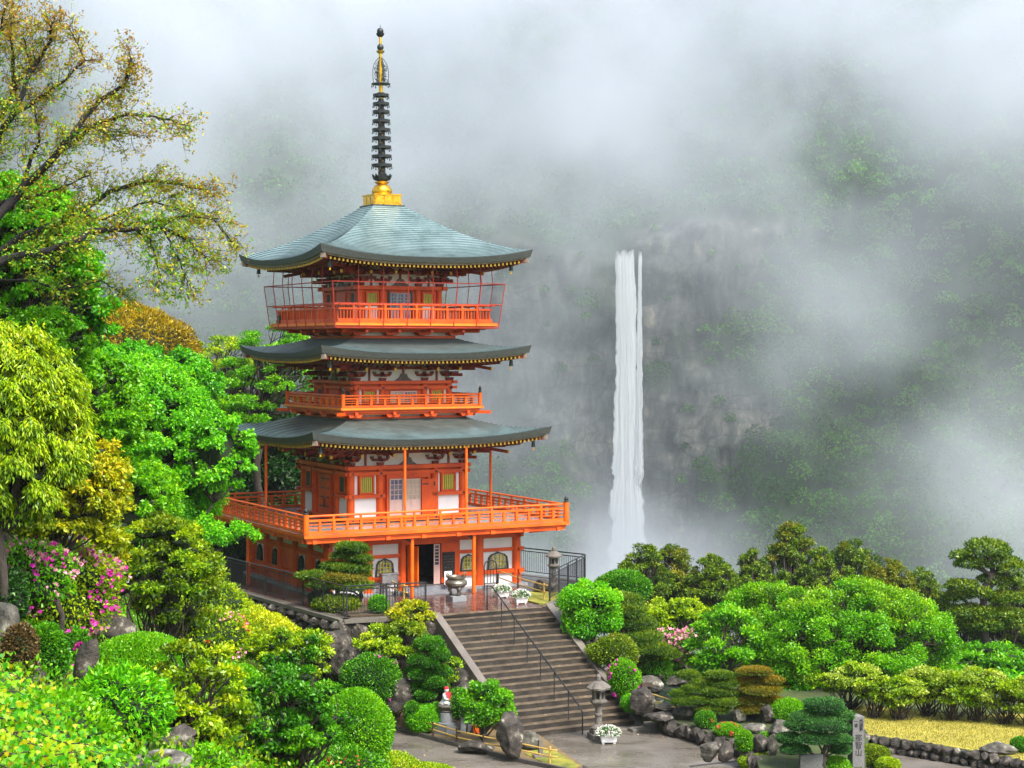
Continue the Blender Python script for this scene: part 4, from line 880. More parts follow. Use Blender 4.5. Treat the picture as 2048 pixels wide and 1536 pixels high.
# ---------------------------------------------------------------- fences
def metal_fence(label, pts, H=1.15, base=0.08, bars=True, rot=True):
    P_ = [L(u, v, 0) for u, v in pts]; root = thing('metal_fence', label, 'fence', P_[0]); r = MB(); ba = MB(); o0 = P_[0]; q = [p - o0 for p in P_]
    for z, w in ((H, .05), (H - .13, .035), (.12, .03)): r.tube([(p.x, p.y, base + z) for p in q], w / 2 + .004, 6)
    r.build('rails', BLACK, root); k = 0
    for p, s in zip(q, q[1:]):
        d = s - p; n_ = max(1, int(round(d.length / 1.7)))
        for i in range(n_ + (1 if s is q[-1] else 0)):
            c = p + d * i / n_; pb = MB(); pb.box((0, 0, H / 2), (.05, .05, H)); pb.build('post', BLACK, root, (c.x, c.y, base), PT)
        m_ = int(d.length / .125)
        for i in range(m_): c = p + d * (i + .5) / m_; ba.tube([(c.x, c.y, base + .12), (c.x, c.y, base + H - .13)], .009, 4, cap=False)
    ba.build('balusters', BLACK, root); return root
metal_fence('black metal fence along the left edge of the terrace', [(-5.92, -9.7), (-7.5, 9.3)])
metal_fence('short black metal fence at the front of the terrace, left of the stairs', [(-5.85, -9.8), (-2.75, -10.25)])
metal_fence('black metal fence around the right corner of the terrace', [(2.95, -9.85), (7.3, -5.3), (6.0, -1.4), (5.9, 3)])
metal_fence('black metal fence along the far side of the terrace', [(-7.4, 9.35), (-.5, 9.35)])
def bamboo_fence(label, pts, h=.5, sp=1.0, drop=None, z=None):
    root = thing('bamboo_fence', label, 'fence', pts[0]); q = [p - pts[0] for p in pts]; d = q[-1] - q[0]
    for i, hh in ((0, h), (1, h * .55)):
        b = MB(); e = d.normalized() * .25; pp = [q[0] - e] + q + [q[-1] + e]; n_ = len(pp); off = .035
        b.tube([(p.x + .04, p.y - .04, p.z + hh + off * math.sin(j * 2.1)) for j, p in enumerate(pp)], .026, 7)
        for j in range(n_ - 1):
            for t in (.25, .6): c = pp[j].lerp(pp[j + 1], t); 
        b.build('rail', BAMBOO, root, smooth=True)
    for i, p in enumerate(q):
        b = MB(); b.tube([(0, 0, -.1), (0, 0, h + .08)], .04, 8); b.build('post', BAMBOO if i == len(q) - 1 else WOODD, root, p, smooth='auto')
    return root
g3 = lambda x, y, z=-3.38: G(x, y, z)
bamboo_fence('long bamboo fence with dark posts along the curved path below the stairs', [g3(866, 1476), g3(914, 1488), g3(968, 1502), g3(1037, 1517), g3(1100, 1527)], .48)
bamboo_fence('bamboo fence by the stone lantern at the right of the terrace', [G(996, 1172), G(1036, 1184), G(1088, 1201)], .62)
bamboo_fence('bamboo fence behind the pine at the left of the terrace', [G(762, 1186), G(808, 1200)], .6)
bamboo_fence('bamboo fence crossing the rock garden right of the stairs', [G(1294, 1414, -3.), G(1353, 1430, -3.), G(1396, 1444, -3.)], .5)
# ---------------------------------------------------------------- stone lanterns
def lantern(label, p, H, lobed=True, rz=0.):
    r = thing('stone_lantern', label, 'lantern', p, rz, 'stone lanterns'); k = H / 2.24
    b = MB(); b.box((0, 0, .1), (.62, .62, .2)); b.box((0, 0, .27), (.5, .5, .16)); b.lathe((0, 0, .35), [(.25, 0), (.27, .06), (.2, .14), (.15, .18)], 18); b.build('base', STONE, r, smooth='auto')
    b = MB(); b.lathe((0, 0, .5), [(.14, 0), (.12, .1), (.115, .3), (.145, .33), (.145, .38), (.115, .41), (.12, .6), (.14, .68)], 18); b.build('shaft', STONE, r, smooth='auto')
    b = MB(); b.lathe((0, 0, 1.16), [(.15, 0), (.24, .06), (.31, .14), (.31, .2), (.25, .22)], 6 if lobed else 18)
    b.build('platform', STONE, r)
    b = MB(); 
    for i in range(6): A_ = i * pi / 3 + pi / 6; b.box((.19 * math.cos(A_), .19 * math.sin(A_), 1.54), (.07, .07, .34), A_)
    b.lathe((0, 0, 1.36), [(.21, 0), (.21, .06)], 6); b.lathe((0, 0, 1.64), [(.21, 0), (.21, .08)], 6)
    fb = b.build('light_chamber', STONE, r); b = MB(); b.lathe((0, 0, 1.41), [(.15, 0), (.15, .24)], 6); b.build('opening', DARK, fb)
    b = MB(); n_ = 36; prof = [(.2, 1.7, 0), (.4, 1.74, 1), (.41, 1.80, 1), (.33, 1.88, .6), (.22, 1.98, .3), (.1, 2.04, 0), (.06, 2.05, 0)]; vs = []
    for rr_, z, w in prof:
        for j in range(n_): A_ = 2 * pi * j / n_; q = abs(math.cos(3 * A_)) if lobed else .5; s_ = rr_ * (1 + w * (.16 * q - .08)); vs.append((s_ * math.cos(A_), s_ * math.sin(A_), z + w * .05 * (q - .5)))
    b.add(vs, [(i * n_ + j, i * n_ + (j + 1) % n_, (i + 1) * n_ + (j + 1) % n_, (i + 1) * n_ + j) for i in range(len(prof) - 1) for j in range(n_)] + [tuple(range(n_ - 1, -1, -1))])
    b.build('roof', STONE, r, smooth='auto')
    b = MB(); b.lathe((0, 0, 2.03), [(.06, 0), (.11, .04), (.07, .07), (.1, .12), (.09, .17), (.02, .24)], 14); b.build('jewel', STONE, r, smooth=True)
    r.scale = (k, k, k); return r
lantern('tall stone lantern standing on the plaza in front of the stairs', G(1197, 1478, -3.46), 2.26, True, .3)
lantern('weathered stone lantern by the black fence at the right corner of the terrace', L(4.6, -7.3), 1.92, False, .2)
lantern('weathered stone lantern half hidden behind the terrace pine', L(-5.0, -6.9), 1.75, False, .1)
# incense burner
r = thing('incense_burner', 'large round bronze incense burner on a granite block before the entrance', 'incense burner', L(-.12, -7.6), PT)
b = MB(); b.box((0, 0, .13), (.72, .72, .26)); b.build('plinth', GREYST, r, bevel=.015)
BRZ = surf('aged_bronze', (.13, .12, .09), (.22, .2, .155), .3, 5., .3, 14, metal=.6, c3=(.1, .1, .08))
b = MB(); b.lathe((0, 0, .62), [(.15, -.04), (.36, .02), (.5, .14), (.52, .24), (.46, .34), (.38, .38), (.4, .43), (.44, .46), (.44, .52), (.38, .53), (.35, .47), (.2, .44)], 32); b.build('bowl', BRZ, r, smooth='auto')
for i in range(3):
    A_ = i * 2 * pi / 3 + .5; b = MB(); b.tube([(.26 * math.cos(A_), .26 * math.sin(A_), .68), (.3 * math.cos(A_), .3 * math.sin(A_), .5), (.24 * math.cos(A_), .24 * math.sin(A_), .38), (.27 * math.cos(A_), .27 * math.sin(A_), .26)], [.14, .09, .06, .09], 10); b.build('leg', BRZ, r, smooth=True)
b = MB()
for s in (-1, 1): b.tube([(s * .44, 0, 1.1), (s * .52, 0, 1.2), (s * .46, 0, 1.3), (s * .36, 0, 1.22), (s * .38, 0, 1.12)], .03, 6)
b.build('handles', BRZ, r, smooth=True); r.scale = (.88, .88, .88)
# planters
def planter(label, p, rz, k=1., white=(.75, .75, .72)):
    r = thing('flower_planter', label, 'planter', p, rz, 'white planters of white flowers'); b = MB()
    b.box((0, 0, .16), (.5, .26, .2), top=(1.12, 1.15)); b.box((0, 0, .27), (.6, .34, .035))
    for s in (-1, 1): b.box((s * .19, 0, .035), (.08, .2, .07))
    b.build('trough', WHITE, r, bevel=.008)
    rg = np.random.RandomState(int(p.x * 100) % 1000); n_ = 900; d = unit(rg.normal(size=(n_, 3)) + [0, 0, .5]); d[:, 2] = np.abs(d[:, 2]); P_ = d * np.array([.42, .28, .27]) * rg.uniform(.75, 1.02, (n_, 1)) + [0, 0, .3]
    npmesh('leaves', cards(P_, d, .07, .5, rg), 4, [leafmat('planter_leaves', [(.03, .12, .02), (.07, .22, .03), (.15, .3, .05)], .3, .05)], rnd=rg.rand(n_), parent=r)
    n_ = 260; d = unit(rg.normal(size=(n_, 3)) + [0, 0, .6]); d[:, 2] = np.abs(d[:, 2]); P_ = d * np.array([.43, .3, .29]) + [0, 0, .31]
    fm = surf('white_petals', (.8, .8, .74), (.7, .72, .6), .6, 5., 0)
    V_ = np.concatenate([cards(P_, d, .06, .8, rg, jit=.3), cards(P_, d, .06, .8, rg, jit=.5)]); npmesh('flowers', V_, 4, [fm], parent=r); r.scale = (k, k, k); return r
planter('white trough of white flowers nearer the handrail on the terrace', G(1004, 1196), PT, .95); planter('white trough of white flowers beside the small lawn on the terrace', G(1041, 1208), PT, .95)
planter('white trough of white flowers at the foot of the tall lantern', G(1217, 1487, -3.46), .1, 1.02)
# other things round the entrance
r = thing('offering_box', 'grey metal offering box on legs beside the arched window', 'box', L(-1.9, -4.95, 0), PT)
b = MB(); b.box((0, 0, .72), (.72, .3, .34)); b.box((0, 0, .91), (.8, .36, .04)); b.build('case', surf('brushed_steel', (.2, .2, .21), (.3, .3, .31), .35, 5., metal=.7), r, bevel=.01)
for sx in (-1, 1):
    for sy in (-1, 1): b = MB(); b.box((sx * .32, sy * .12, .28), (.05, .05, .56)); b.build('leg', BLACK, r)
r = thing('notice_board', 'small white notice board with black writing beside the doorway', 'sign', L(.72, -5.15, .1), PT)
b = MB(); b.box((0, 0, .5), (.34, .03, .55)); b.build('panel', WHITE, r); b = MB(); rr = random.Random(4)
for i in range(4):
    for j in range(9):
        if rr.random() < .85: b.box((-.12 + i * .08, -.018, .72 - j * .055), (rr.uniform(.02, .045), .006, rr.uniform(.015, .035)))
b.build('lettering', BLACK, r); b = MB()
for s in (-1, 1): b.box((s * .15, .02, .12), (.02, .02, .26))
b.build('stand', BLACK, r)
b = MB(); b.tube([(-.3, 0, 0), (-.3, 0, .95), (-.25, 0, 1.1), (-.1, 0, 1.17), (.1, 0, 1.17), (.25, 0, 1.1), (.3, 0, .95), (.3, 0, 0)], .025, 8); b.tube([(-.3, 0, .2), (.3, 0, .2)], .02, 6)
for x in (-.15, 0, .15): b.tube([(x, 0, .2), (x, 0, 1.14)], .014, 6)
tag(b.build('barrier', BLACK, None, G(981, 1176), PT, smooth=True), 'round-topped black metal barrier beside the bamboo fence on the terrace', 'barrier')
# seated statue
r = thing('statue', 'small white seated statue with a red bib on a lotus pedestal, between clipped bushes', 'statue', G(893, 1466, -3.38), .9)
b = MB(); b.box((0, 0, .2), (.66, .6, .4)); b.build('plinth', GREYST, r, bevel=.01); b = MB(); b.lathe((0, 0, .4), [(.26, 0), (.26, .34)], 28); b.build('drum', GREYST, r, smooth='auto')
b = MB(); b.lathe((0, 0, .74), [(.2, 0), (.24, .05), (.18, .09), (.26, .15), (.32, .23), (.31, .27), (.2, .28)], 20); b.build('lotus_pedestal', STONE, r, smooth='auto')
PALE = surf('pale_stone', (.55, .55, .54), (.42, .42, .41), .6, 8.); REDC = surf('red_cloth', (.65, .01, .03), (.5, .01, .02), .7)
b = MB(); b.lathe((0, 0, 1.01), [(.26, 0), (.27, .06), (.2, .12), (.15, .22), (.155, .33), (.12, .4), (.05, .44)], 22)
b.ball((.14, -.12, 1.1), (.13, .12, .07), 2); b.ball((-.14, -.12, 1.1), (.13, .12, .07), 2); b.tube([(.15, 0, 1.38), (.2, -.1, 1.25), (.05, -.2, 1.2)], [.05, .05, .04], 8); b.tube([(-.15, 0, 1.38), (-.2, -.1, 1.25), (-.05, -.2, 1.2)], [.05, .05, .04], 8)
b.ball((0, 0, 1.53), (.085, .09, .11), 2); b.ball((.1, -.17, 1.3), (.06, .06, .07), 2); b.tube([(.1, -.17, 1.26), (.08, -.16, 1.12)], [.055, .08], 8); b.build('figure', PALE, r, smooth=True)
b = MB(); b.add([(-.13, -.05, 1.45), (.13, -.05, 1.45), (.15, -.17, 1.36), (.1, -.24, 1.2), (0, -.255, 1.17), (-.1, -.22, 1.22), (-.15, -.15, 1.36), (0, -.15, 1.42)], [(0, 6, 7), (6, 5, 7), (5, 4, 7), (4, 3, 7), (3, 2, 7), (2, 1, 7), (1, 0, 7)]); b.lathe((0, .005, 1.56), [(.092, 0), (.085, .05), (.05, .08)], 14); b.build('red_bib', REDC, r)
def simple(name, label, cat, fn, mat, p, rz=0, bevel=.01, group=None):
    b = MB(); fn(b); return tag(b.build(name, mat, None, p, rz, bevel=bevel), label, cat, group)
simple('stone_pillar', 'slim grey granite pillar right behind the statue pedestal', 'stone pillar', lambda b: b.box((0, 0, .36), (.2, .2, .9)), GREYST, G(925, 1466, -3.38), .3)
simple('stone_pillar', 'broader dark granite pillar left of the small red box', 'stone pillar', lambda b: b.box((0, 0, .3), (.3, .22, .74)), surf('dark_granite', (.08, .085, .09), (.12, .125, .13), .4, 30.), G(942, 1464, -3.38), .3)
simple('donation_box', 'small bright red-orange box under the round green tree', 'box', lambda b: (b.box((0, 0, .13), (.2, .2, .24)), b.box((0, 0, .27), (.24, .24, .03))), VERM2, G(952, 1466, -3.38), .2)
simple('concrete_post', 'short pale concrete post at the tip of the mossy bed', 'post', lambda b: (b.box((0, 0, .28), (.14, .14, .56)), b.box((0, 0, .03), (.5, .3, .06))), CONC, G(1081, 1513, -3.36), .3)
# monument with carved writing
mp0 = G(1712, 1545, -3.2); r = thing('stone_monument', 'tall square granite pillar carved with black Japanese writing beside the layered juniper', 'monument', mp0, .22)
b = MB(); b.box((0, 0, .85), (.4, .4, 1.9)); b.add([(x * .2, y * .2, 1.8) for x, y in ((-1, -1), (1, -1), (1, 1), (-1, 1))] + [(0, 0, 1.87)], [(0, 1, 4), (1, 2, 4), (2, 3, 4), (3, 0, 4)]); b.build('pillar', surf('mid_granite', (.1, .097, .095), (.18, .175, .17), .7, 26., .3, 60), r, bevel=.01)
def text(parent, s, loc, size, mat, rz=0, depth=.004):
    cu = bpy.data.curves.new('lettering', 'FONT'); cu.body = s; cu.size = size; cu.extrude = depth; cu.align_x = 'CENTER'; cu.align_y = 'TOP'; cu.space_line = .95
    o = bpy.data.objects.new('lettering', cu); COL.objects.link(o); bpy.context.view_layer.update(); dg = bpy.context.evaluated_depsgraph_get()
    me = bpy.data.meshes.new_from_object(o.evaluated_get(dg)); bpy.data.objects.remove(o); o = bpy.data.objects.new('lettering', me); COL.objects.link(o); me.materials.clear(); me.materials.append(mat)
    o.location = loc; o.rotation_euler = (pi / 2, 0, rz); o.parent = parent; return o
INK = surf('black_ink', (.01, .01, .01), (.02, .02, .02), .6)
text(r, '那\n智\n山', (0.0, -.207, 1.24), .24, INK); text(r, '西\n國\n第', (.085, -.207, 1.72), .13, INK); text(r, '一\n番', (-.085, -.207, 1.72), .13, INK)
simple('stone_slab', 'upright dark grey stone slab at the foot of the layered juniper', 'stone slab', lambda b: b.box((0, 0, .3), (.75, .16, 1.0)), surf('slab_stone', (.09, .095, .09), (.15, .15, .14), .7, 12., .3), G(1622, 1560, -3.3), .15, .02)
r = thing('wooden_sign', 'small dark wooden sign on a post by the bamboo fence in the rock garden', 'sign', G(1293, 1415, -3.0), .3)
b = MB(); b.box((0, 0, .4), (.06, .06, .8)); b.build('post', WOODD, r); b = MB(); b.box((0, -.05, .85), (.4, .04, .14), top=(1.1, 1)); b.build('board', WOODD, r)
# ---------------------------------------------------------------- plants
lm = leafmat
LIME = lm('lime_leaves', [(.03, .15, .001), (.09, .36, .001), (.19, .52, .002), (.36, .64, .004)], .4)
MAPLE = lm('maple_leaves', [(.03, .19, .001), (.09, .42, .001), (.18, .6, .002), (.36, .66, .004)], .4)
MAPLED = lm('deep_maple_leaves', [(.015, .13, .001), (.055, .32, .001), (.12, .5, .002), (.24, .6, .004)], .35)
YELG = lm('yellow_green_leaves', [(.05, .16, .001), (.19, .36, .001), (.38, .54, .002), (.6, .62, .006)])
YELLOW = lm('yellow_leaves', [(.09, .17, .001), (.28, .36, .001), (.5, .5, .003), (.66, .42, .004)])
OLIVE = lm('olive_leaves', [(.025, .07, .001), (.09, .18, .002), (.21, .32, .003), (.42, .45, .006)])
BRONZEL = lm('bronze_leaves', [(.07, .06, .001), (.24, .17, .002), (.44, .29, .003), (.54, .42, .005)])
DARKG = lm('dark_leaves', [(.004, .022, .004), (.01, .055, .008), (.028, .11, .012), (.07, .2, .016)], .2, .04)
MIDG = lm('mid_green_leaves', [(.008, .06, .001), (.035, .19, .002), (.09, .34, .003), (.2, .45, .006)], .3, .04)
PINEM = lm('pine_needles', [(.014, .05, .003), (.045, .12, .004), (.11, .21, .005), (.24, .28, .008)], .2, .03)
RUST = lm('rusty_needles', [(.03, .07, .003), (.1, .13, .004), (.26, .18, .006), (.36, .2, .008)], .2, .03)
CEDAR = lm('cedar_leaves', [(.015, .05, .003), (.055, .13, .004), (.13, .23, .005), (.26, .3, .008)], .2, .03, .25)
CEDARB = lm('brownish_cedar_leaves', [(.03, .07, .003), (.09, .15, .004), (.18, .21, .006), (.3, .22, .008)], .2, .03, .25)
BLUEG = lm('juniper_leaves', [(.01, .05, .014), (.025, .12, .024), (.06, .2, .034), (.14, .3, .04)], .15, .03)
PALEL = lm('pale_leaves', [(.07, .16, .004), (.22, .36, .01), (.42, .54, .04), (.66, .7, .2)], .35)
MAG = surf('magenta_petals', (.62, .02, .38), (.5, .015, .28), .6, 5., 0, c3=(.8, .2, .55)); PNK = surf('pink_petals', (.75, .33, .42), (.65, .2, .3), .6, 5., 0, c3=(.85, .6, .6)); REDP = surf('red_petals', (.65, .03, .06), (.6, .06, .02), .6, 5., 0); CRIM = surf('crimson_petals', (.6, .0, .12), (.5, 0., .1), .6, 5., 0); REDL = surf('red_new_leaves', (.55, .12, .02), (.5, .06, .02), .6, 5., 0)
CORE_DARK = surf('dark_filler', (.004, .012, .002), (.012, .028, .004), .95, 6., .3)  # solid dark cores added inside crowns to block views through the foliage
MOSSB = surf('mossy_bark', (.03, .025, .018), (.06, .05, .03), .9, 10., .7, 20, c3=(.08, .1, .03))
def sph(n, rng, up=.3): return unit(rng.normal(size=(n, 3)) + [0, 0, up])
def ring_lump(d, rng, amp, fr=3.):
    g = np.zeros(len(d))
    for k in range(5): w = rng.normal(size=3) * fr * (1 + .6 * k); g += np.sin(d @ w + rng.rand() * 6) / (1 + .6 * k)
    return 1 + amp * g
def bush(name, label, cat, px, py, w, h, mat, g=None, Y=None, leaf=.07, asp=.5, lump=.035, dens=2.6, jit=.5, seed=None, fl=None, fln=0, fls=.09, group=None, flat=.5, loose=0., core=.86, dep=None, droop=0.):
    """clipped or rounded shrub: centre px,py and size w,h in photograph pixels; stands on plane g, or on the terrain, or at distance Y"""
    seed = seed if seed is not None else int(px * 7 + py); rng = np.random.RandomState(seed); base = py + h / 2
    if Y is None:
        if g is None: p = hit(px, base); Y = p.y
        else: Y = G(px, base, g).y
        Y += w / F * Y * .3
    c = at(px, py, Y); rx = w / 2 / F * Y; rz = h / 2 / F * Y; ry = dep or rx
    zb = (TH(c.x, c.y) if g is None else g); zb = min(zb, c.z - rz * .9) if g is None else zb
    if g is None and c.z - rz - zb > 1.4: zb = c.z - rz - 1.4
    r = thing(name, label, cat, (c.x, c.y, zb), 0, group); hc = c.z - zb     # centre height over the base
    area = 4 * pi * ((rx * ry) ** 1.6 / 3 + (rx * rz) ** 1.6 / 3 + (ry * rz) ** 1.6 / 3) ** (1 / 1.6) if False else 4 * pi * (rx * ry + rx * rz + ry * rz) / 3
    n = int(min(30000, dens * area / (leaf * leaf * asp * .55)))
    d = sph(n, rng, .25); k = (d[:, 2] > -.75); d = d[k]; n = len(d); R = ring_lump(d, np.random.RandomState(seed + 1), lump)
    rad_ = R * rng.uniform(.84 - loose, 1.03 + loose * .5, n); lowz = np.where(d[:, 2] < 0, flat + .5, 1.)
    P_ = d * np.array([rx, ry, rz]) * rad_[:, None]; P_[:, 2] = P_[:, 2] * np.where(d[:, 2] < 0, lowz, 1); P_[:, 2] += hc
    P_[:, 2] = np.maximum(P_[:, 2], .02); N = unit(d / np.array([rx, ry, rz])); V = cards(P_, N, leaf, asp, rng, jit=jit, droop=droop)
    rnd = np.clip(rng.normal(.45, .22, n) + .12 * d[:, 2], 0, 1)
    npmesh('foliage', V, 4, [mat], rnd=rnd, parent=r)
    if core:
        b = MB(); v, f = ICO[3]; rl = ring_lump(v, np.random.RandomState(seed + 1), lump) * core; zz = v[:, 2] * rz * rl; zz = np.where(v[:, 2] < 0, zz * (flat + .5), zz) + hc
        b.add([(a_, b_, max(c_, -.3)) for a_, b_, c_ in zip(v[:, 0] * rx * rl, v[:, 1] * ry * rl, zz)], f); b.build('dark_core', CORE_DARK, r)
    if fl is not None:
        fls_ = fl if isinstance(fl, list) else [fl]
        for q, fm in enumerate(fls_):
            m_ = fln // len(fls_); cl = sph(max(3, m_ // 7), rng, .2); d = unit(cl[rng.randint(0, len(cl), m_)] + rng.normal(size=(m_, 3)) * .13); R = ring_lump(d, np.random.RandomState(seed + 1), lump)
            P_ = d * np.array([rx, ry, rz]) * (R * 1.03)[:, None]; P_[:, 2] = np.maximum(P_[:, 2] + hc, .05); V = np.concatenate([cards(P_, d, fls, .9, rng, jit=.5), cards(P_, d, fls, .9, rng, jit=.9)]); npmesh('flowers', V, 4, [fm], parent=r)
    return r
def limb(mb, p, q, r0, r1, rng, sag=.12, n=6, k=5):
    p, q = np.array(p, float), np.array(q, float); L_ = np.linalg.norm(q - p); o = rng.normal(size=3) * L_ * sag; pts = []
    for i in range(k + 1): t = i / k; pts.append(tuple(p + (q - p) * t + o * math.sin(pi * t) + rng.normal(size=3) * L_ * .02 * (0 < i < k))); 
    mb.tube(pts, [r0 + (r1 - r0) * i / k for i in range(k + 1)], n); return pts
def tree(name, label, cat, px, py, w, h, mat, Y, K=22, cr=.24, leaf=.12, asp=.5, flat=.55, dens=1.7, jit=.8, droop=0., seed=None, group=None, trunk=.16, bark=None, shape=1., mat2=None, inner=.35, zbase=None, fl=None, fln=0, fls=.1, lean=0., clump_core=False, topbias=.2, stems=1, trunkpx=None, dep=.8, spread=1., core=1):
    """open tree: crown centre px,py, size w,h in photograph pixels at distance Y"""
    seed = seed if seed is not None else int(px * 3 + py); rng = np.random.RandomState(seed); c = at(px, py, Y); rx = w / 2 / F * Y; rz = h / 2 / F * Y; ry = rx * dep
    bx = at(trunkpx, py, Y).x if trunkpx is not None else c.x; zb = TH(bx, Y) if zbase is None else zbase; zb = min(zb, c.z - rz * .6)
    r = thing(name, label, cat, (bx, Y, zb), 0, group); cc = np.array([c.x - bx, 0, c.z - zb])
    # clump centres: blue-noise like in the crown shell
    cen = []; tries = 0
    while len(cen) < K and tries < 4000:
        tries += 1; d = unit(rng.normal(size=3) + [0, -.15, topbias]); rho = rng.uniform(inner, 1 - cr * .55) if rng.rand() < .5 else 1 - cr * .6
        q = d * rho
        if q[2] < -.75: continue
        if shape < 1 and q[2] > 0: q[:2] *= 1 - (1 - shape) * q[2]
        if shape > 1 and q[2] < 0: q[:2] *= 1 + (shape - 1) * q[2]
        q = q * [rx, ry, rz]
        if all(np.linalg.norm((q - e) / [rx, ry, rz]) > cr * .75 * (1 - tries / 5000) for e in cen): cen.append(q)
    P_, N_, R_ = [], [], []; rc = cr * (rx + rz) / 2 * spread
    for e in cen:
        s_ = rng.uniform(.75, 1.25); rr = np.array([rc * s_ * 1.15, rc * s_ * 1.15, rc * s_ * flat]); A_ = 4 * pi * (rr[0] * rr[1] + 2 * rr[0] * rr[2]) / 3
        n = int(min(2600, dens * A_ / (leaf * leaf * asp * .55))); d = sph(n, rng, .35); rad_ = rng.uniform(.1, 1.25, n) ** .6 * ring_lump(d, rng, .12, 2.5)
        pp = e + d * rr * rad_[:, None]
        out = unit(e / np.array([rx, ry, rz]))
        if droop: hd = np.linalg.norm((pp - e)[:, :2], axis=1); pp[:, 2] -= droop * hd ** 1.5 / max(rc, .1) ** .5
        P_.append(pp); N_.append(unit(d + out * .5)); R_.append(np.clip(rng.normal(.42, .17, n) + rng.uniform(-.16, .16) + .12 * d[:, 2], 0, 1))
    if droop and dens > 1:
        for e in cen:
            out = unit(e / np.array([rx, ry, rz]) + np.array([0, -.3, 0])); 
            for q in range(9):
                dq = unit(out * [1, 1, .3] + rng.normal(size=3) * .6); st = e + dq * rc * rng.uniform(.5, .9); ln = rc * rng.uniform(.5, 1.0); m_ = 16; tt = rng.rand(m_)[:, None]
                pp = st + dq * ln * tt * [1, 1, .35] - np.array([0, 0, 1.]) * (tt ** 1.7) * ln * (.35 + droop * .5) + rng.normal(size=(m_, 3)) * leaf * .35; P_.append(pp); N_.append(unit(np.tile(dq, (m_, 1)) + rng.normal(size=(m_, 3)) * .3)); R_.append(np.clip(rng.normal(.5, .18, m_), 0, 1))
    P_, N_, R_ = np.concatenate(P_), np.concatenate(N_), np.concatenate(R_)
    mats, mi = [mat], None
    if mat2 is not None: mats = [mat, mat2]; mi = (fbmv(P_ / max(rx, .5) * 2.2 + seed) > .08).astype(int)
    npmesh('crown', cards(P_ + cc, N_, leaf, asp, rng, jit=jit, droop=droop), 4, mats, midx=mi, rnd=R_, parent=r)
    b = MB(); bk = bark or BARK; tr = trunk * max(.5, h / F * Y / 6)
    if stems == 1:
        top = cc + [0, 0, -rz * .1]; tp = limb(b, (0, 0, -.3), tuple(top * [1, 1, 1]), tr, tr * .45, rng, .04, 9, 8)
    for i, e in enumerate(cen):
        if stems > 1: s0 = (rng.normal() * .12 * rx, rng.normal() * .1 * rx, -.1); fr, r0 = s0, tr * .4
        else:
            zlo = max(1, min(6, int(8 * (cc[2] - rz * 1.05) / max(.1, cc[2] - rz * .1)))); j = int(clampf(zlo + (e[2] / rz + 1) * .5 * (8 - zlo), zlo, 8)); fr, r0 = tp[j], tr * .42
        limb(b, fr, tuple(e + cc), r0, tr * .07, rng, .08, 5, 5)
        for q in range(3): t = tuple(e + cc + rng.normal(size=3) * rc * [.7, .7, .4]); limb(b, tuple(e * .7 + np.array(fr) * 0 + cc * 1.0 if False else (e + cc) * .8 + np.array(fr) * .2), t, tr * .12, tr * .03, rng, .1, 4, 3)
    b.build('trunk', bk, r, smooth=True)
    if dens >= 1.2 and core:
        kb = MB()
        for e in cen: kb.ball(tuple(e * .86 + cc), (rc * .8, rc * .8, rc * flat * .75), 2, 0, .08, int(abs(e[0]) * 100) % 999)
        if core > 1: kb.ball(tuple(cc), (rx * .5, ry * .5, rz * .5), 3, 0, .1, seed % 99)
        kb.build('dark_core', CORE_DARK, r)
    if fl is not None:
        k = rng.choice(len(P_), min(fln, len(P_)), replace=False); q = P_[k] + N_[k] * leaf * .4 + cc; npmesh('flowers', np.concatenate([cards(q, N_[k], fls, .9, rng, jit=.5), cards(q, N_[k], fls, .9, rng, jit=1.)]), 4, [fl], parent=r)
    return r
def fbmv(P_): return vnoise(P_[:, 0] + 50, P_[:, 2] + 50, 5) * .6 + vnoise(P_[:, 1] * 1.7 + 50, P_[:, 2] * 1.7 + 80, 6) * .4 - .5
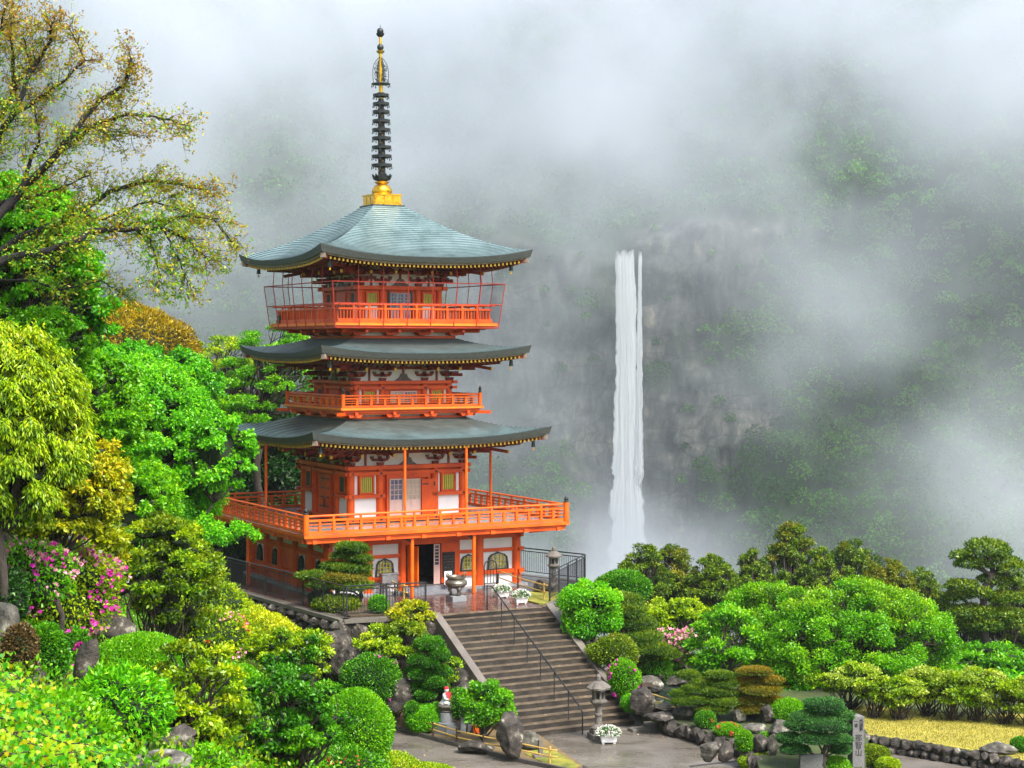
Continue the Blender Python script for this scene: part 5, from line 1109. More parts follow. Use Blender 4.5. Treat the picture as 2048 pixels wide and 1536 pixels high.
def pads(name, label, cat, padl, mat, g=None, Y=None, leaf=.09, asp=.18, base=None, trunkr=.09, group=None, seed=0, mats=None, thick=.5, dens=2.2, jit=.45, bark=None, core=True, upd=.6):
    """cloud-pruned tree: pads given as (px, py, w, h, dy) in photograph pixels; base = (px, py) of the trunk foot"""
    rng = np.random.RandomState(seed + 13); 
    if Y is None: Y = G(base[0], base[1], g).y
    b0 = at(base[0], base[1], Y); b0.z = g if g is not None else b0.z; r = thing(name, label, cat, b0, 0, group); VV, RR, MM = [], [], []; tb = MB(); kb = MB()
    tops = sorted(padl, key=lambda q: -q[1]); prev = (0, 0, -.1); hi = at(tops[-1][0], tops[-1][1], Y) - b0
    tp = limb(tb, (0, 0, -.1), (hi.x, 0, hi.z - .05), trunkr, trunkr * .35, rng, .09, 8, 10)
    for px, py, w, h, dy in padl:
        c = at(px, py, Y + dy) - b0; rx, rz = w * .46 / F * Y, h * .42 / F * Y; ry = rx * .9; A_ = 2 * pi * (rx * ry + rx * rz); n = int(min(7000, dens * A_ / (leaf * leaf * asp * .6)))
        d = sph(n, rng, .5); low = d[:, 2] < 0; R = ring_lump(d, np.random.RandomState(int(px)), .09) * rng.uniform(.75, 1.1, n); P_ = d * [rx, ry, rz] * R[:, None]; P_[low, 2] *= .55; P_ += np.array(c)
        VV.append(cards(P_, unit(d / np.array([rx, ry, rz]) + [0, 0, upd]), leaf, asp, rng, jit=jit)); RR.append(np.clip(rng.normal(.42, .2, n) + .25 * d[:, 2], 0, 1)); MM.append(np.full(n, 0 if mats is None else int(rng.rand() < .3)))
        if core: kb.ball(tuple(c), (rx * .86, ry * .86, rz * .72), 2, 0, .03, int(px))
        j = int(clampf(c.z / max(hi.z, .1) * 10 - 1, 1, 9)); limb(tb, tp[j], tuple(c), trunkr * .45, trunkr * .15, rng, .06, 5, 4)
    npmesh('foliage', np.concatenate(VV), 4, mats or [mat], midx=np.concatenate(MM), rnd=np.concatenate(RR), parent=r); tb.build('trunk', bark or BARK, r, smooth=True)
    if core: kb.build('dark_core', CORE_DARK, r)
    return r
def rock(label, px, py, w, h, g=None, Y=None, seed=None, mat=None, group=None, dep=.8, facets=10, name='rock', tilt=0):
    base = py + h / 2
    if Y is None: Y = (hit(px, base).y if g is None else G(px, base, g).y) + w / F * 60 * .2
    c = at(px, py, Y); b = MB(); rx, rz = w / 2 / F * Y * 1.12, h / 2 / F * Y * 1.12
    b.M = Matrix.Rotation(tilt, 4, 'Y'); b.rock((0, 0, 0), (rx, rx * dep, rz), seed or int(px + py), None, 4, facets)
    o = b.build(name, mat or ROCK, None, (c.x, c.y, c.z)); o.data.set_sharp_from_angle(angle=rad(24)); o.data.polygons.foreach_set('use_smooth', [True] * len(o.data.polygons)); return tag(o, label, 'rock', group)
CB = 'clipped_bush'
MIDG2 = lm('cloud_pruned_leaves', [(.006, .045, .001), (.025, .14, .002), (.06, .26, .003), (.14, .38, .006)], .3, .03)
LIME2 = lm('yellowish_lime_leaves', [(.04, .14, .001), (.12, .34, .001), (.24, .5, .002), (.42, .62, .004)], .4)
# ---- behind and left of the pagoda
tree('evergreen_tree', 'dark evergreen tree filling the gap behind the left side of the pagoda', 'tree', 520, 940, 230, 240, DARKG, 96, 40, .24, .2, .55, .8, 1.6, trunk=.3)
tree('evergreen_tree', 'dark evergreen tree low behind the orange railing left of the pagoda', 'tree', 400, 1040, 220, 170, DARKG, 93, 34, .25, .2, .55, .8, 1.6, trunk=.3)
tree('deciduous_tree', 'light green tree with dark bare limbs seen between the middle and lowest roofs', 'tree', 550, 745, 210, 200, LIME, 92, 70, .14, .13, .5, .45, .9, trunk=.3, seed=5)
tree('deciduous_tree', 'thin-branched yellow-green tree standing behind the bronze dome-shaped tree', 'tree', 440, 755, 190, 170, YELG, 95, 60, .15, .13, .5, .45, .8, trunk=.22, seed=9)
tree('deciduous_tree', 'fresh green tree under the middle roof level, behind the big drooping maple', 'tree', 430, 840, 220, 170, LIME, 88, 70, .14, .15, .5, .5, 1.0, trunk=.25)
bush('dome_tree', 'round dome-shaped tree with bronze orange leaves above the green maples', 'tree', 255, 730, 290, 240, BRONZEL, Y=74, leaf=.15, asp=.4, lump=.03, dens=1.8, flat=.9, jit=.6, core=.9)
tree('maple_tree', 'bushy deep green maple in front of the bronze dome-shaped tree', 'tree', 270, 780, 360, 190, MAPLED, 68, 170, .11, .11, .6, .5, 1.3, droop=.35, inner=.6, trunk=.2, core=2)
tree('maple_tree', 'large bright green drooping maple reaching over the orange balcony', 'tree', 248, 915, 400, 430, MAPLE, 60, 400, .095, .1, .55, .5, 1.2, droop=.5, inner=.6, seed=21, trunk=.22, core=2)
tree('maple_tree', 'bright green maple boughs hanging in front of the left railing of the pagoda', 'tree', 428, 900, 150, 170, MAPLE, 58.5, 50, .16, .12, .55, .35, 1.2, droop=.55, inner=.4, seed=33, trunkpx=330, trunk=.12, core=2)
tree('maple_tree', 'vivid green maple on the left edge below the spreading cherry tree', 'tree', 30, 520, 330, 350, MAPLE, 44, 200, .105, .09, .6, .4, 1.3, droop=.4, inner=.5, seed=44, trunk=.2, core=2)
tree('maple_tree', 'soft green maple under the cherry tree, left of the bronze dome-shaped tree', 'tree', 110, 630, 270, 170, MAPLED, 48, 60, .16, .12, .6, .4, 1.2, droop=.4, seed=45, trunk=.2, core=2)
tree('willowy_tree', 'yellow-green tree with long hanging narrow leaves at the left edge', 'tree', 20, 850, 300, 420, YELG, 33, 220, .115, .105, .26, .6, 1.2, jit=.45, droop=1.1, inner=.5, seed=51, trunk=.15, core=2)
tree('maple_tree', 'golden yellow-green maple in the middle of the left slope', 'tree', 105, 960, 300, 240, YELLOW, 37, 150, .115, .09, .5, .45, 1.4, droop=.6, inner=.5, seed=57, trunk=.14, core=2)
tree('broadleaf_shrub', 'glossy yellow-leaved shrub below the golden maple', 'shrub', 185, 1065, 200, 150, YELLOW, 40, 44, .22, .11, .55, .8, 1.3, jit=.9, seed=61, trunk=.1)
tree('broadleaf_tree', 'small tree with yellow-green leaves and thin brown trunks left of the long hedge', 'tree', 320, 1150, 240, 250, OLIVE, 43, 70, .16, .1, .5, .6, 1.25, seed=66, trunk=.14, stems=3, mat2=YELG)
bush('azalea', 'pink-flowering azalea bank at the left edge', 'azalea', 110, 1175, 250, 200, YELG, leaf=.09, lump=.08, dens=1.6, loose=.12, jit=.8, fl=[MAG, MAG, MAG, PNK, PNK, surf('white_petals', (.8, .8, .74), (.7, .72, .6), .6, 5., 0)], fln=900, fls=.1, seed=71)
bush('azalea', 'azalea thick with magenta flowers in front of the pink-flowering bank at the left edge', 'azalea', 60, 1150, 170, 130, LIME, Y=34.5, leaf=.08, lump=.08, dens=1.6, loose=.12, jit=.8, fl=[MAG, PNK], fln=420, fls=.09, seed=72)
bush('shrub', 'dark green shrub at the left edge above the grey rocks', 'shrub', 8, 1200, 90, 130, DARKG, Y=33, leaf=.08, lump=.08, loose=.1)
tree('maple_tree', 'lime maple filling the hollow between the willowy tree and the big drooping maple', 'tree', 175, 830, 230, 260, LIME, 46, 150, .11, .1, .55, .5, 1.25, droop=.4, inner=.4, seed=46, trunk=.15, core=2)
tree('broadleaf_tree', 'green broadleaf tree between the golden maple and the big drooping maple', 'tree', 245, 1010, 240, 200, LIME, 47, 90, .13, .1, .55, .6, 1.25, droop=.3, inner=.4, seed=47, trunk=.12, core=2)
tree('maple_tree', 'yellow-green maple boughs above the top of the willowy tree', 'tree', 60, 680, 240, 150, LIME, 42, 70, .14, .09, .55, .5, 1.25, droop=.4, inner=.4, seed=48, trunk=.12, core=2)
bush('hedge_bank', 'dark green hedge bank behind the far black fence at the left of the pagoda', 'hedge', 440, 1085, 190, 110, DARKG, Y=87, leaf=.13, loose=.1, lump=.06, seed=205)
tree('maple_tree', 'lowest thin maple bough stretching right below the orange balcony corner', 'tree', 440, 1062, 170, 60, MAPLE, 57.5, 26, .2, .1, .5, .5, 1.1, droop=.5, inner=.2, seed=34, trunkpx=330, trunk=.06)
# ---- terrace hedge and slope
hp = [(415, 1176, 72), (452, 1190, 70), (492, 1210, 67), (530, 1228, 65), (566, 1246, 63), (600, 1270, 61.5)]
r = thing('hedge', 'long yellow-topped clipped hedge running below the left terrace wall', 'hedge', at(520, 1290, 66)); o0 = Vector(r.location); VV, RR = [], []; rng = np.random.RandomState(77); kb = MB()
for i in range(40):
    t = i / 39 * 5; j = min(4, int(t)); u_ = t - j; px = hp[j][0] * (1 - u_) + hp[j + 1][0] * u_; py = hp[j][1] * (1 - u_) + hp[j + 1][1] * u_; Yd = hp[j][2] * (1 - u_) + hp[j + 1][2] * u_
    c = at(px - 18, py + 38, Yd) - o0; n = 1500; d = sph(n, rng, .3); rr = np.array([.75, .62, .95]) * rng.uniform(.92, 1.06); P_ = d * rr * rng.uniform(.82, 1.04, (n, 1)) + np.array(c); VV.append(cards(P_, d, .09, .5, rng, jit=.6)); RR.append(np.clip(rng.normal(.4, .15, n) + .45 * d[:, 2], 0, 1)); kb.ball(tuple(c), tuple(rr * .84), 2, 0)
npmesh('foliage', np.concatenate(VV), 4, [YELG], rnd=np.concatenate(RR), parent=r); kb.build('dark_core', CORE_DARK, r)
bush('shrub', 'loose yellow-green shrub at the far end of the hedge', 'shrub', 430, 1215, 120, 110, YELG, Y=56, leaf=.1, loose=.15, lump=.07, dens=1.4)
bush('azalea', 'orange-tinged azalea on the slope between the small tree and the hedge', 'azalea', 415, 1275, 160, 110, YELG, Y=44, leaf=.09, loose=.1, lump=.06, dens=1.5, fl=[REDL, PNK], fln=150, fls=.07)
tree('broadleaf_shrub', 'yellow-green shrub with upright shoots below the end of the hedge', 'shrub', 590, 1310, 160, 110, YELG, 45, 26, .24, .1, .5, .7, 1.3, seed=88, trunk=.08, stems=3, mat2=MIDG)
# ---- left foreground
def cover(label_unused, xr, yr, n, mat, leaf, hmax, seed, zf=TH, name='ground_cover', test=None):
    rg = np.random.RandomState(seed); x = rg.uniform(*xr, n); y = rg.uniform(*yr, n); k = np.array([test(a_, b_) for a_, b_ in zip(x, y)]) if test else np.ones(n, bool); x, y = x[k], y[k]
    hgt = np.clip(fbm(x / 1.1 + 40, y / 1.1 + 40, seed) * 1.6 + .5, .03, 1) * hmax; z = np.array([zf(a_, b_) for a_, b_ in zip(x, y)]) + hgt * rg.uniform(.2, 1, len(x))
    P_ = np.stack([x, y, z], 1); return tag(npmesh(name, cards(P_, np.tile([0, 0, 1.], (len(P_), 1)), leaf, .5, rg, jit=1.), 4, [mat], rnd=np.clip(rg.normal(.45, .22, len(P_)), 0, 1)), kind='stuff')
vis = lambda x, y: abs(x + 0) / y < .34 and x < -.075 * y + .3 and wall_dist(x, y) > .6 and not (y > 66 and toL((x, y))[0] > -6.5)
cover('', (-28, 0), (8, 92), 150000, LIME, .1, .55, 301, test=vis)
cover('', (-28, 0), (8, 92), 90000, OLIVE, .1, .6, 302, test=vis)
cover('', (-45, -2), (4, 62), 150000, MIDG, .11, .5, 303, name='undergrowth', test=lambda x, y: .3 < abs(x) / y < .95 and abs(x) < 26)
cover('', (-75, -14), (45, 150), 110000, MAPLED, .26, .9, 305, name='undergrowth', test=lambda x, y: abs(x) / y > .3)
cover('', (12, 75), (66, 130), 60000, MAPLED, .3, .9, 304, name='undergrowth', test=lambda x, y: y > 67 + 6 * (x < 20), zf=lambda x, y: max(TH(x, y), -2.98 if y < 75 else -99))
rock('upright arched boulder with a flat lichen-covered top on the left slope', 225, 1262, 100, 72, seed=3, facets=14)
rock('dark leaning flank of rock under the arched boulder', 172, 1330, 50, 120, seed=12, tilt=.35)
rock('dark pointed boulder left of the arched boulder', 155, 1245, 62, 62, seed=5)
rock('grey rock face at the left edge of the photograph', 10, 1262, 70, 110, seed=6, mat=ROCK2)
rock('pale rock low at the left edge below the brown bush', 12, 1312, 50, 46, seed=7, mat=ROCK2)
rock('small pale lichen-covered stone above the foreground maple', 76, 1352, 34, 42, seed=8, mat=ROCK2)
bush(CB, 'dense dark green clipped bush below the pink azalea bank', 'bush', 92, 1308, 86, 126, MIDG, leaf=.05, lump=.04, seed=91)
bush(CB, 'brown-leaved clipped bush between the grey rock and the dark green bush', 'bush', 40, 1305, 70, 110, lm('brown_leaves', [(.04, .03, .01), (.1, .06, .02), (.16, .1, .03)], .15), leaf=.05, loose=.08, seed=92)
bush('azalea', 'small azalea with magenta flowers against the arched boulder', 'azalea', 152, 1300, 66, 84, MIDG, leaf=.06, loose=.1, lump=.08, fl=MAG, fln=110, fls=.09, seed=93)
bush(CB, 'smooth lime-green clipped bush just right of the arched boulder', 'bush', 278, 1318, 178, 100, LIME, leaf=.05, lump=.03, dens=2.8, seed=94)
bush('broadleaf_shrub', 'bright green shrub with pointed leaves below the arched boulder', 'shrub', 240, 1415, 190, 170, MAPLE, leaf=.085, asp=.35, lump=.07, loose=.1, dens=2., jit=.8, seed=95)
tree('camellia_tree', 'camellia tree with yellowing leaves and a brown forked trunk in the foreground', 'tree', 385, 1395, 230, 240, YELG, 28, 60, .15, .08, .5, .55, 1.05, seed=97, trunk=.2, mat2=OLIVE, stems=1)
tree('camellia_tree', 'dense dark green camellia with many slender stems in the foreground', 'tree', 580, 1435, 250, 220, MIDG, 31, 80, .15, .075, .5, .5, 1.25, seed=98, trunk=.15, stems=4)
bush(CB, 'big smooth round clipped bush at the edge of the curved path', 'bush', 705, 1462, 160, 165, LIME, Y=44, leaf=.06, lump=.02, dens=3., seed=99)
bush(CB, 'small lime clipped bush behind the foreground camellias', 'bush', 480, 1370, 90, 80, LIME, Y=36, leaf=.06, seed=100)
bush('shrub', 'pale lime ground shrub at the bottom edge under the camellia tree', 'shrub', 400, 1528, 110, 60, LIME, Y=24, leaf=.06, loose=.15, lump=.1, seed=101)
bush('moss_mound', 'low mossy mound along the bottom edge beside the path', 'shrub', 760, 1535, 150, 44, YELG, Y=50, leaf=.05, loose=.1, lump=.1, seed=102)
bush('moss_mound', 'strip of moss on the near side of the curved path', 'shrub', 850, 1545, 120, 26, YELG, Y=54, leaf=.05, loose=.15, seed=103)
bush('shrub', 'green and red-tinged shrub filling the slope under the dark camellia', 'shrub', 690, 1530, 130, 70, MIDG, Y=36, leaf=.07, loose=.15, lump=.1, seed=104, fl=REDL, fln=40, fls=.05)
b = MB(); p = at(312, 1528, 22.); b.lathe((0, 0, 0), [(.2, -.25), (.36, -.1), (.38, .05), (.3, .09), (.17, .07), (.14, -.06), (.0, -.07)], 26); b.v = [(x * (1 + .06 * math.sin(7 * y)) * 1.15, y * (1 + .08 * math.sin(9 * x)), z + .03 * math.sin(6 * x + 4 * y)) for x, y, z in b.v]
tag(b.build('stone_basin', ROCK2, None, p, smooth='auto'), 'rough stone water basin with a dark hollow at the bottom edge', 'basin')
for i, (x, y, w, h, l) in enumerate(((205, 1440, 80, 70, 'brown rock face between the pointed-leaf shrub and the foreground maple'), (240, 1515, 110, 60, 'dark rock at the bottom edge left of the stone basin'), (345, 1480, 90, 60, 'shaded rock at the foot of the camellia trunk'))): rock(l, x, y, w, h, Y=24 + i, seed=20 + i)
# foreground maple with star-shaped leaves
def star(P_, N, D, size, rng):
    n = len(P_); W_ = unit(np.cross(D, N)); prof = [(0, 0), (.22, .10), (.5, -.02), (.34, .25), (.62, .42), (.3, .42), (.30, .62), (.16, .62), (0, 1.05), (-.16, .62), (-.30, .62), (-.3, .42), (-.62, .42), (-.34, .25), (-.5, -.02), (-.22, .10)]
    out = [P_ + (W_ * x + D * y - N * (.18 * (x * x + y * y))) * size[:, None] for x, y in prof]; return np.stack(out, 1).reshape(-1, 3)
rng = np.random.RandomState(5); Yf = 11.; c = at(40, 1520, Yf); r = thing('maple_tree', 'foreground maple branches with star-shaped lime and yellow leaves in the bottom left corner', 'tree', (c.x - 1.2, Yf, TH(c.x - 1.2, Yf) )); o0 = np.array(r.location); tb = MB(); PP, DD, NN, R_ = [], [], [], []
root_ = np.array(at(-320, 1500, Yf + .5)); 
for i in range(34):
    t = rng.rand(); ex = rng.uniform(-140, 235); ytop = np.interp(ex, [-140, 0, 100, 180, 235], [1330, 1345, 1385, 1440, 1500]); ey = ytop + rng.rand() ** 1.1 * (1590 - ytop) ; Yq = Yf + rng.uniform(-.8, .9) + (ey - 1450) * -.004
    e = np.array(at(ex, ey, Yq)); st = e + np.array([-rng.uniform(.3, .7), rng.uniform(-.1, .2), rng.uniform(.02, .16)]); pts = limb(tb, tuple(st - o0), tuple(e - o0), .006, .002, rng, .1, 4, 7)
    if i % 3 == 0: limb(tb, tuple(root_ - o0), tuple(st - o0), .03, .007, rng, .05, 5, 6)
    for q in pts[1:]:
        for _ in range(12): PP.append(np.array(q) + o0 + rng.normal(size=3) * [.055, .06, .03]); DD.append([rng.normal() * .5 + .3, rng.normal() * .4 - .2, -1.0 - rng.rand()]); NN.append([rng.normal() * .4, -1, .7 + rng.normal() * .3]); R_.append(rng.rand())
PP, DD, NN = map(np.array, (PP, DD, NN)); NN = unit(NN); DD = unit(DD - NN * (DD * NN).sum(1)[:, None] * .8)
npmesh('foliage', star(PP - o0, NN, DD, rng.uniform(.026, .042, len(PP)), rng), 16, [lm('fresh_maple_leaves', [(.03, .24, .002), (.1, .42, .002), (.26, .5, .003), (.5, .42, .006)], .4, .02, 2.)], rnd=R_, parent=r); tb.build('branches', BARK, r, smooth=True)
bush('maple_shrub', 'dense lime foliage behind the star-shaped leaves in the bottom left corner', 'shrub', 90, 1490, 290, 190, LIME, Y=15, leaf=.05, loose=.1, lump=.06, dens=1.3, seed=107, core=.85)
# spreading cherry tree, top left
Yc = 40.; c0 = at(-140, 700, Yc); r = thing('cherry_tree', 'spreading cherry tree with bronze and green young leaves in the top left corner', 'tree', (c0.x, Yc, TH(c0.x, Yc))); o0 = np.array(r.location); tb = MB(); rng = np.random.RandomState(12); LP, LN, LR = [], [], []
A3 = lambda x, y, dy: np.array(at(x, y, Yc + dy)) - o0
LIMBS = [([(-60, 430), (-20, 330), (0, 267), (25, 233), (62, 146), (100, 83), (104, 46)], 0, .10), ([(-20, 450), (46, 375), (100, 325), (142, 271), (200, 200), (250, 167), (262, 118)], -.6, .10), ([(100, 325), (142, 288), (196, 246), (258, 227), (325, 236), (371, 250)], -.3, .05),
 ([(-30, 520), (40, 475), (104, 450), (158, 425), (221, 383), (292, 362), (358, 367), (420, 382)], .5, .09), ([(-40, 540), (25, 515), (104, 500), (158, 479), (183, 462), (250, 460), (325, 456), (375, 479), (417, 520)], -.9, .10), ([(183, 462), (250, 450), (325, 440), (375, 432), (425, 437), (463, 482)], -.5, .04),
 ([(270, 458), (300, 480), (312, 520), (319, 562)], -.9, .02), ([(325, 456), (345, 490), (360, 530), (381, 573)], -.9, .02), ([(-40, 300), (0, 232), (30, 180), (24, 100), (20, 30)], .8, .08), ([(-60, 200), (-20, 120), (0, 60), (10, 20)], 0, .05), ([(25, 233), (80, 195), (130, 160), (170, 120), (140, 60)], .4, .04), ([(142, 271), (180, 250), (210, 262), (262, 270)], .3, .03), ([(158, 425), (200, 440), (250, 420), (300, 402), (350, 415), (400, 430)], .2, .035), ([(46, 375), (60, 320), (80, 280), (70, 220)], 1., .05), ([(-30, 420), (20, 400), (80, 390), (130, 370), (180, 350)], 1.2, .05), ([(30, 180), (60, 130), (45, 70)], .6, .03), ([(0, 560), (60, 560), (120, 580), (200, 560), (240, 585)], -.4, .03)]
for pts, dy, r0 in LIMBS:
    q = [A3(x, y, dy + .25 * math.sin(i * 1.7)) for i, (x, y) in enumerate(pts)]; n = len(q); fine = []
    for i in range(n - 1):
        for k in range(4): fine.append(q[i] + (q[i + 1] - q[i]) * k / 4 + rng.normal(size=3) * .012)
    fine.append(q[-1]); m_ = len(fine); tb.tube([tuple(x) for x in fine], [r0 * (1 - .85 * i / m_) + .006 for i in range(m_)], 6)
    for i in range(3, m_):
        dloc = unit(fine[i] - fine[i - 1]); frac = i / m_
        for s in range(3 if r0 > .06 else 2):
            side = unit(np.cross(dloc, rng.normal(size=3))); L_ = rng.uniform(.25, .85) * (1.15 - .5 * frac); tip = fine[i] + (dloc * .75 + side * .7 + np.array([0, 0, -.12])) * L_
            tp = limb(tb, tuple(fine[i]), tuple(tip), .009, .003, rng, .1, 4, 4)
            for j in range(1, 5):
                for s2 in range(2):
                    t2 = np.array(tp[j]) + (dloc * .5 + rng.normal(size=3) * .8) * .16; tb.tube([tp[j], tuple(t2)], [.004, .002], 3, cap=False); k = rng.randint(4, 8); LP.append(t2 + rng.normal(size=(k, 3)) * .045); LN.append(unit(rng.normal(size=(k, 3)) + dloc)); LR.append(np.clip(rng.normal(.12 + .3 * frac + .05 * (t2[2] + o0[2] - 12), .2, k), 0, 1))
limb(tb, (0, 0, -.2), tuple(A3(-60, 470, 0)), .3, .16, rng, .05, 10, 8); limb(tb, tuple(A3(-60, 470, 0)), tuple(A3(-40, 300, .8)), .14, .08, rng, .03, 8, 5); limb(tb, tuple(A3(-60, 470, 0)), tuple(A3(-40, 540, -.9)), .14, .1, rng, .03, 8, 5); limb(tb, tuple(A3(-60, 470, 0)), tuple(A3(-60, 200, 0)), .12, .05, rng, .03, 8, 5)
npmesh('crown', cards(np.concatenate(LP), np.concatenate(LN), .078, .5, rng, jit=.6), 4, [lm('cherry_leaves', [(.08, .32, .004), (.26, .42, .006), (.45, .36, .008), (.45, .24, .012), (.26, .12, .012)], .35, .05, 1.2)], rnd=np.concatenate(LR), parent=r); tb.build('trunk', surf('cherry_bark', (.006, .005, .004), (.018, .014, .012), .85, 12., .5), r, smooth=True)
# ---- terrace garden
pads('pine_tree', 'pruned pine with layered rusty-green pads at the left front corner of the terrace', 'pine', [(705, 1096, 70, 26, 0), (690, 1112, 60, 20, .2), (722, 1118, 46, 22, -.2), (700, 1136, 84, 24, 0), (668, 1132, 50, 18, .3), (690, 1156, 96, 26, -.2), (640, 1150, 60, 20, .2), (722, 1150, 40, 20, .1), (646, 1170, 70, 20, 0), (700, 1172, 90, 26, -.3), (612, 1152, 44, 16, 0)], PINEM, g=.05, base=(712, 1214), leaf=.13, asp=.16, trunkr=.1, mats=[PINEM, RUST], seed=1, jit=.9)
bush('shrub', 'mixed low shrubs under the terrace pine', 'shrub', 676, 1206, 90, 32, OLIVE, g=.05, leaf=.08, loose=.1, lump=.08, seed=111)
bush('shrub', 'dark shrub behind the black fence left of the terrace pine', 'shrub', 643, 1196, 50, 34, DARKG, g=.05, leaf=.07, loose=.1, seed=112)
bush(CB, 'small bright round bush beside the terrace pine', 'bush', 757, 1209, 40, 38, MAPLE, g=.05, leaf=.06, lump=.02, seed=113)
rock('flat brown rock on the small terrace lawn beside the lantern', 1086, 1172, 44, 26, g=.04, seed=31)
# ---- between the wall and the stairs
tree('azalea_tree', 'loose yellow-leaved azalea tree in two tiers left of the stair top', 'tree', 815, 1236, 110, 70, YELLOW, 66.2, 22, .26, .11, .55, .6, 1.5, zbase=-3.2, seed=121, trunk=.12, stems=3)
tree('azalea_tree', 'wide yellow-green azalea below the two-tiered azalea tree', 'tree', 790, 1290, 190, 90, YELG, 65, 34, .2, .11, .55, .55, 1.4, zbase=-3.4, seed=122, trunk=.1, stems=3, mat2=OLIVE)
bush('azalea', 'dark green azalea with a few magenta flowers at the foot of the terrace wall', 'azalea', 742, 1358, 110, 100, MIDG, g=-3.4, Y=63, leaf=.08, loose=.12, lump=.06, fl=MAG, fln=36, fls=.1, seed=123)
bush(CB, 'small round bush at the corner of the curved path', 'bush', 776, 1424, 28, 26, LIME, g=-3.4, leaf=.06, seed=124)
pads('cloud_pruned_tree', 'tall dark green cloud-pruned tree left of the stairs', 'tree', [(858, 1290, 64, 40, 0), (880, 1312, 44, 36, -.2), (836, 1322, 44, 32, -.2), (862, 1330, 40, 28, -.4), (842, 1350, 56, 36, -.2), (884, 1346, 40, 34, 0), (824, 1344, 30, 26, .2), (868, 1368, 56, 34, -.3), (830, 1376, 40, 28, 0), (850, 1392, 44, 28, -.4), (886, 1378, 30, 26, .1), (826, 1404, 34, 22, 0)], MIDG2, g=-3.4, Y=63.2, base=(858, 1440), leaf=.06, asp=.5, trunkr=.1, seed=2, jit=.5, upd=.1, dens=2.6)
bush(CB, 'round bush at the left foot of the cloud-pruned tree', 'bush', 825, 1420, 36, 34, MIDG, g=-3.4, Y=62.5, leaf=.06, seed=126)
bush(CB, 'dark rounded bush right behind the statue', 'bush', 872, 1425, 34, 40, MIDG, g=-3.4, Y=62.8, leaf=.06, seed=127)
bush(CB, 'oval clipped bush in front of the cloud-pruned tree, beside the curved path', 'bush', 849, 1438, 78, 58, MAPLE, g=-3.38, leaf=.06, lump=.02, dens=3., seed=128)
bush('shrub', 'small green shrub between the statue and the round green tree', 'shrub', 920, 1408, 50, 60, MIDG, g=-3.4, Y=62.4, leaf=.08, loose=.12, seed=129)
tree('round_tree', 'small round bright green tree beside the lower half of the stairs', 'tree', 974, 1412, 104, 108, LIME, 60.6, 34, .25, .1, .55, .75, 1.6, zbase=-3.4, seed=130, trunk=.22, inner=.5)
tree('azalea_tree', 'yellow-green sprays behind the cloud-pruned tree', 'shrub', 905, 1345, 40, 60, YELG, 64.6, 10, .35, .1, .55, .7, 1.3, zbase=-3.4, seed=131, trunk=.08)
rock('tall dark pointed rock leaning beside the lowest steps', 1020, 1474, 60, 96, g=-3.4, seed=41, facets=14, tilt=-.22)
rock('rounded pale boulder at the left end of the lowest step', 1063, 1482, 40, 38, g=-3.4, seed=42, mat=ROCK2, facets=5)
rock('dark boulder at the foot of the terrace wall corner', 700, 1320, 70, 70, Y=64.5, seed=43)
rock('big boulder under the terrace corner', 668, 1290, 66, 66, Y=65.0, seed=44)
rock('mossy boulder behind the oval clipped bush', 790, 1390, 80, 70, Y=63.2, seed=45)
rock('dark boulder between the cloud-pruned tree and the stairs', 925, 1370, 56, 80, Y=65., seed=46)
rock('low flat boulder under the round green tree', 955, 1494, 70, 22, g=-3.4, seed=47)
# ---- right of the stairs
tree('round_tree', 'bright green rounded tree in lobes right of the stair top', 'tree', 1186, 1218, 122, 118, MAPLE, 68.5, 26, .3, .09, .55, .8, 2.0, zbase=-3., seed=140, trunk=.15, inner=.45)
bush('clipped_tree', 'smooth dark green dome-shaped tree behind the bright lobed tree', 'tree', 1245, 1178, 112, 76, MIDG, Y=73, leaf=.08, lump=.05, seed=141)
pads('pine_tree', 'pruned pine with broad drooping pads behind the pink azalea, right of the stairs', 'pine', [(1238, 1200, 90, 30, .4), (1250, 1222, 90, 30, 0), (1262, 1246, 110, 34, .2), (1230, 1258, 70, 26, .4), (1280, 1276, 90, 30, -.3), (1300, 1298, 90, 34, -.5), (1330, 1310, 60, 24, -.5), (1240, 1285, 60, 24, 0)], PINEM, Y=69, base=(1252, 1330), g=-3, leaf=.12, asp=.16, trunkr=.13, seed=3)
bush('shrub', 'brownish loose shrub between the pine and the stairs', 'shrub', 1228, 1306, 100, 66, OLIVE, g=-3, Y=67, leaf=.08, loose=.15, lump=.08, seed=143, fl=REDL, fln=60, fls=.06)
bush('azalea', 'azalea with magenta flowers beside the stair kerb', 'azalea', 1248, 1358, 62, 76, LIME, g=-3, Y=65, leaf=.07, loose=.06, lump=.06, fl=MAG, fln=90, fls=.11, seed=144)
bush(CB, 'small round bush beside the stair kerb below the magenta azalea', 'bush', 1266, 1407, 48, 38, MAPLE, g=-3, leaf=.06, seed=145)
bush('shrub', 'bright shrub hanging over the rocks above the pond', 'shrub', 1310, 1330, 60, 40, LIME, Y=69, leaf=.08, loose=.12, seed=146)
b = MB(); b.prism(gl([(1290, 1400), (1392, 1412), (1420, 1380), (1370, 1350), (1300, 1352), (1275, 1370)], -2.96), -2.975, -2.962); m, n, o = new_mat('pond_water'); bs = n.nodes.new('ShaderNodeBsdfPrincipled'); bs.inputs['Base Color'].default_value = (.02, .03, .025, 1); bs.inputs['Roughness'].default_value = .05; t = noise(n, 5, 3, .5, coords(n)); bp = n.nodes.new('ShaderNodeBump'); bp.inputs['Strength'].default_value = .1; n.links.new(t.outputs[0], bp.inputs['Height']); n.links.new(bp.outputs[0], bs.inputs['Normal']); n.links.new(bs.outputs[0], o.inputs[0]); tag(b.build('pond_water', m), kind='structure')
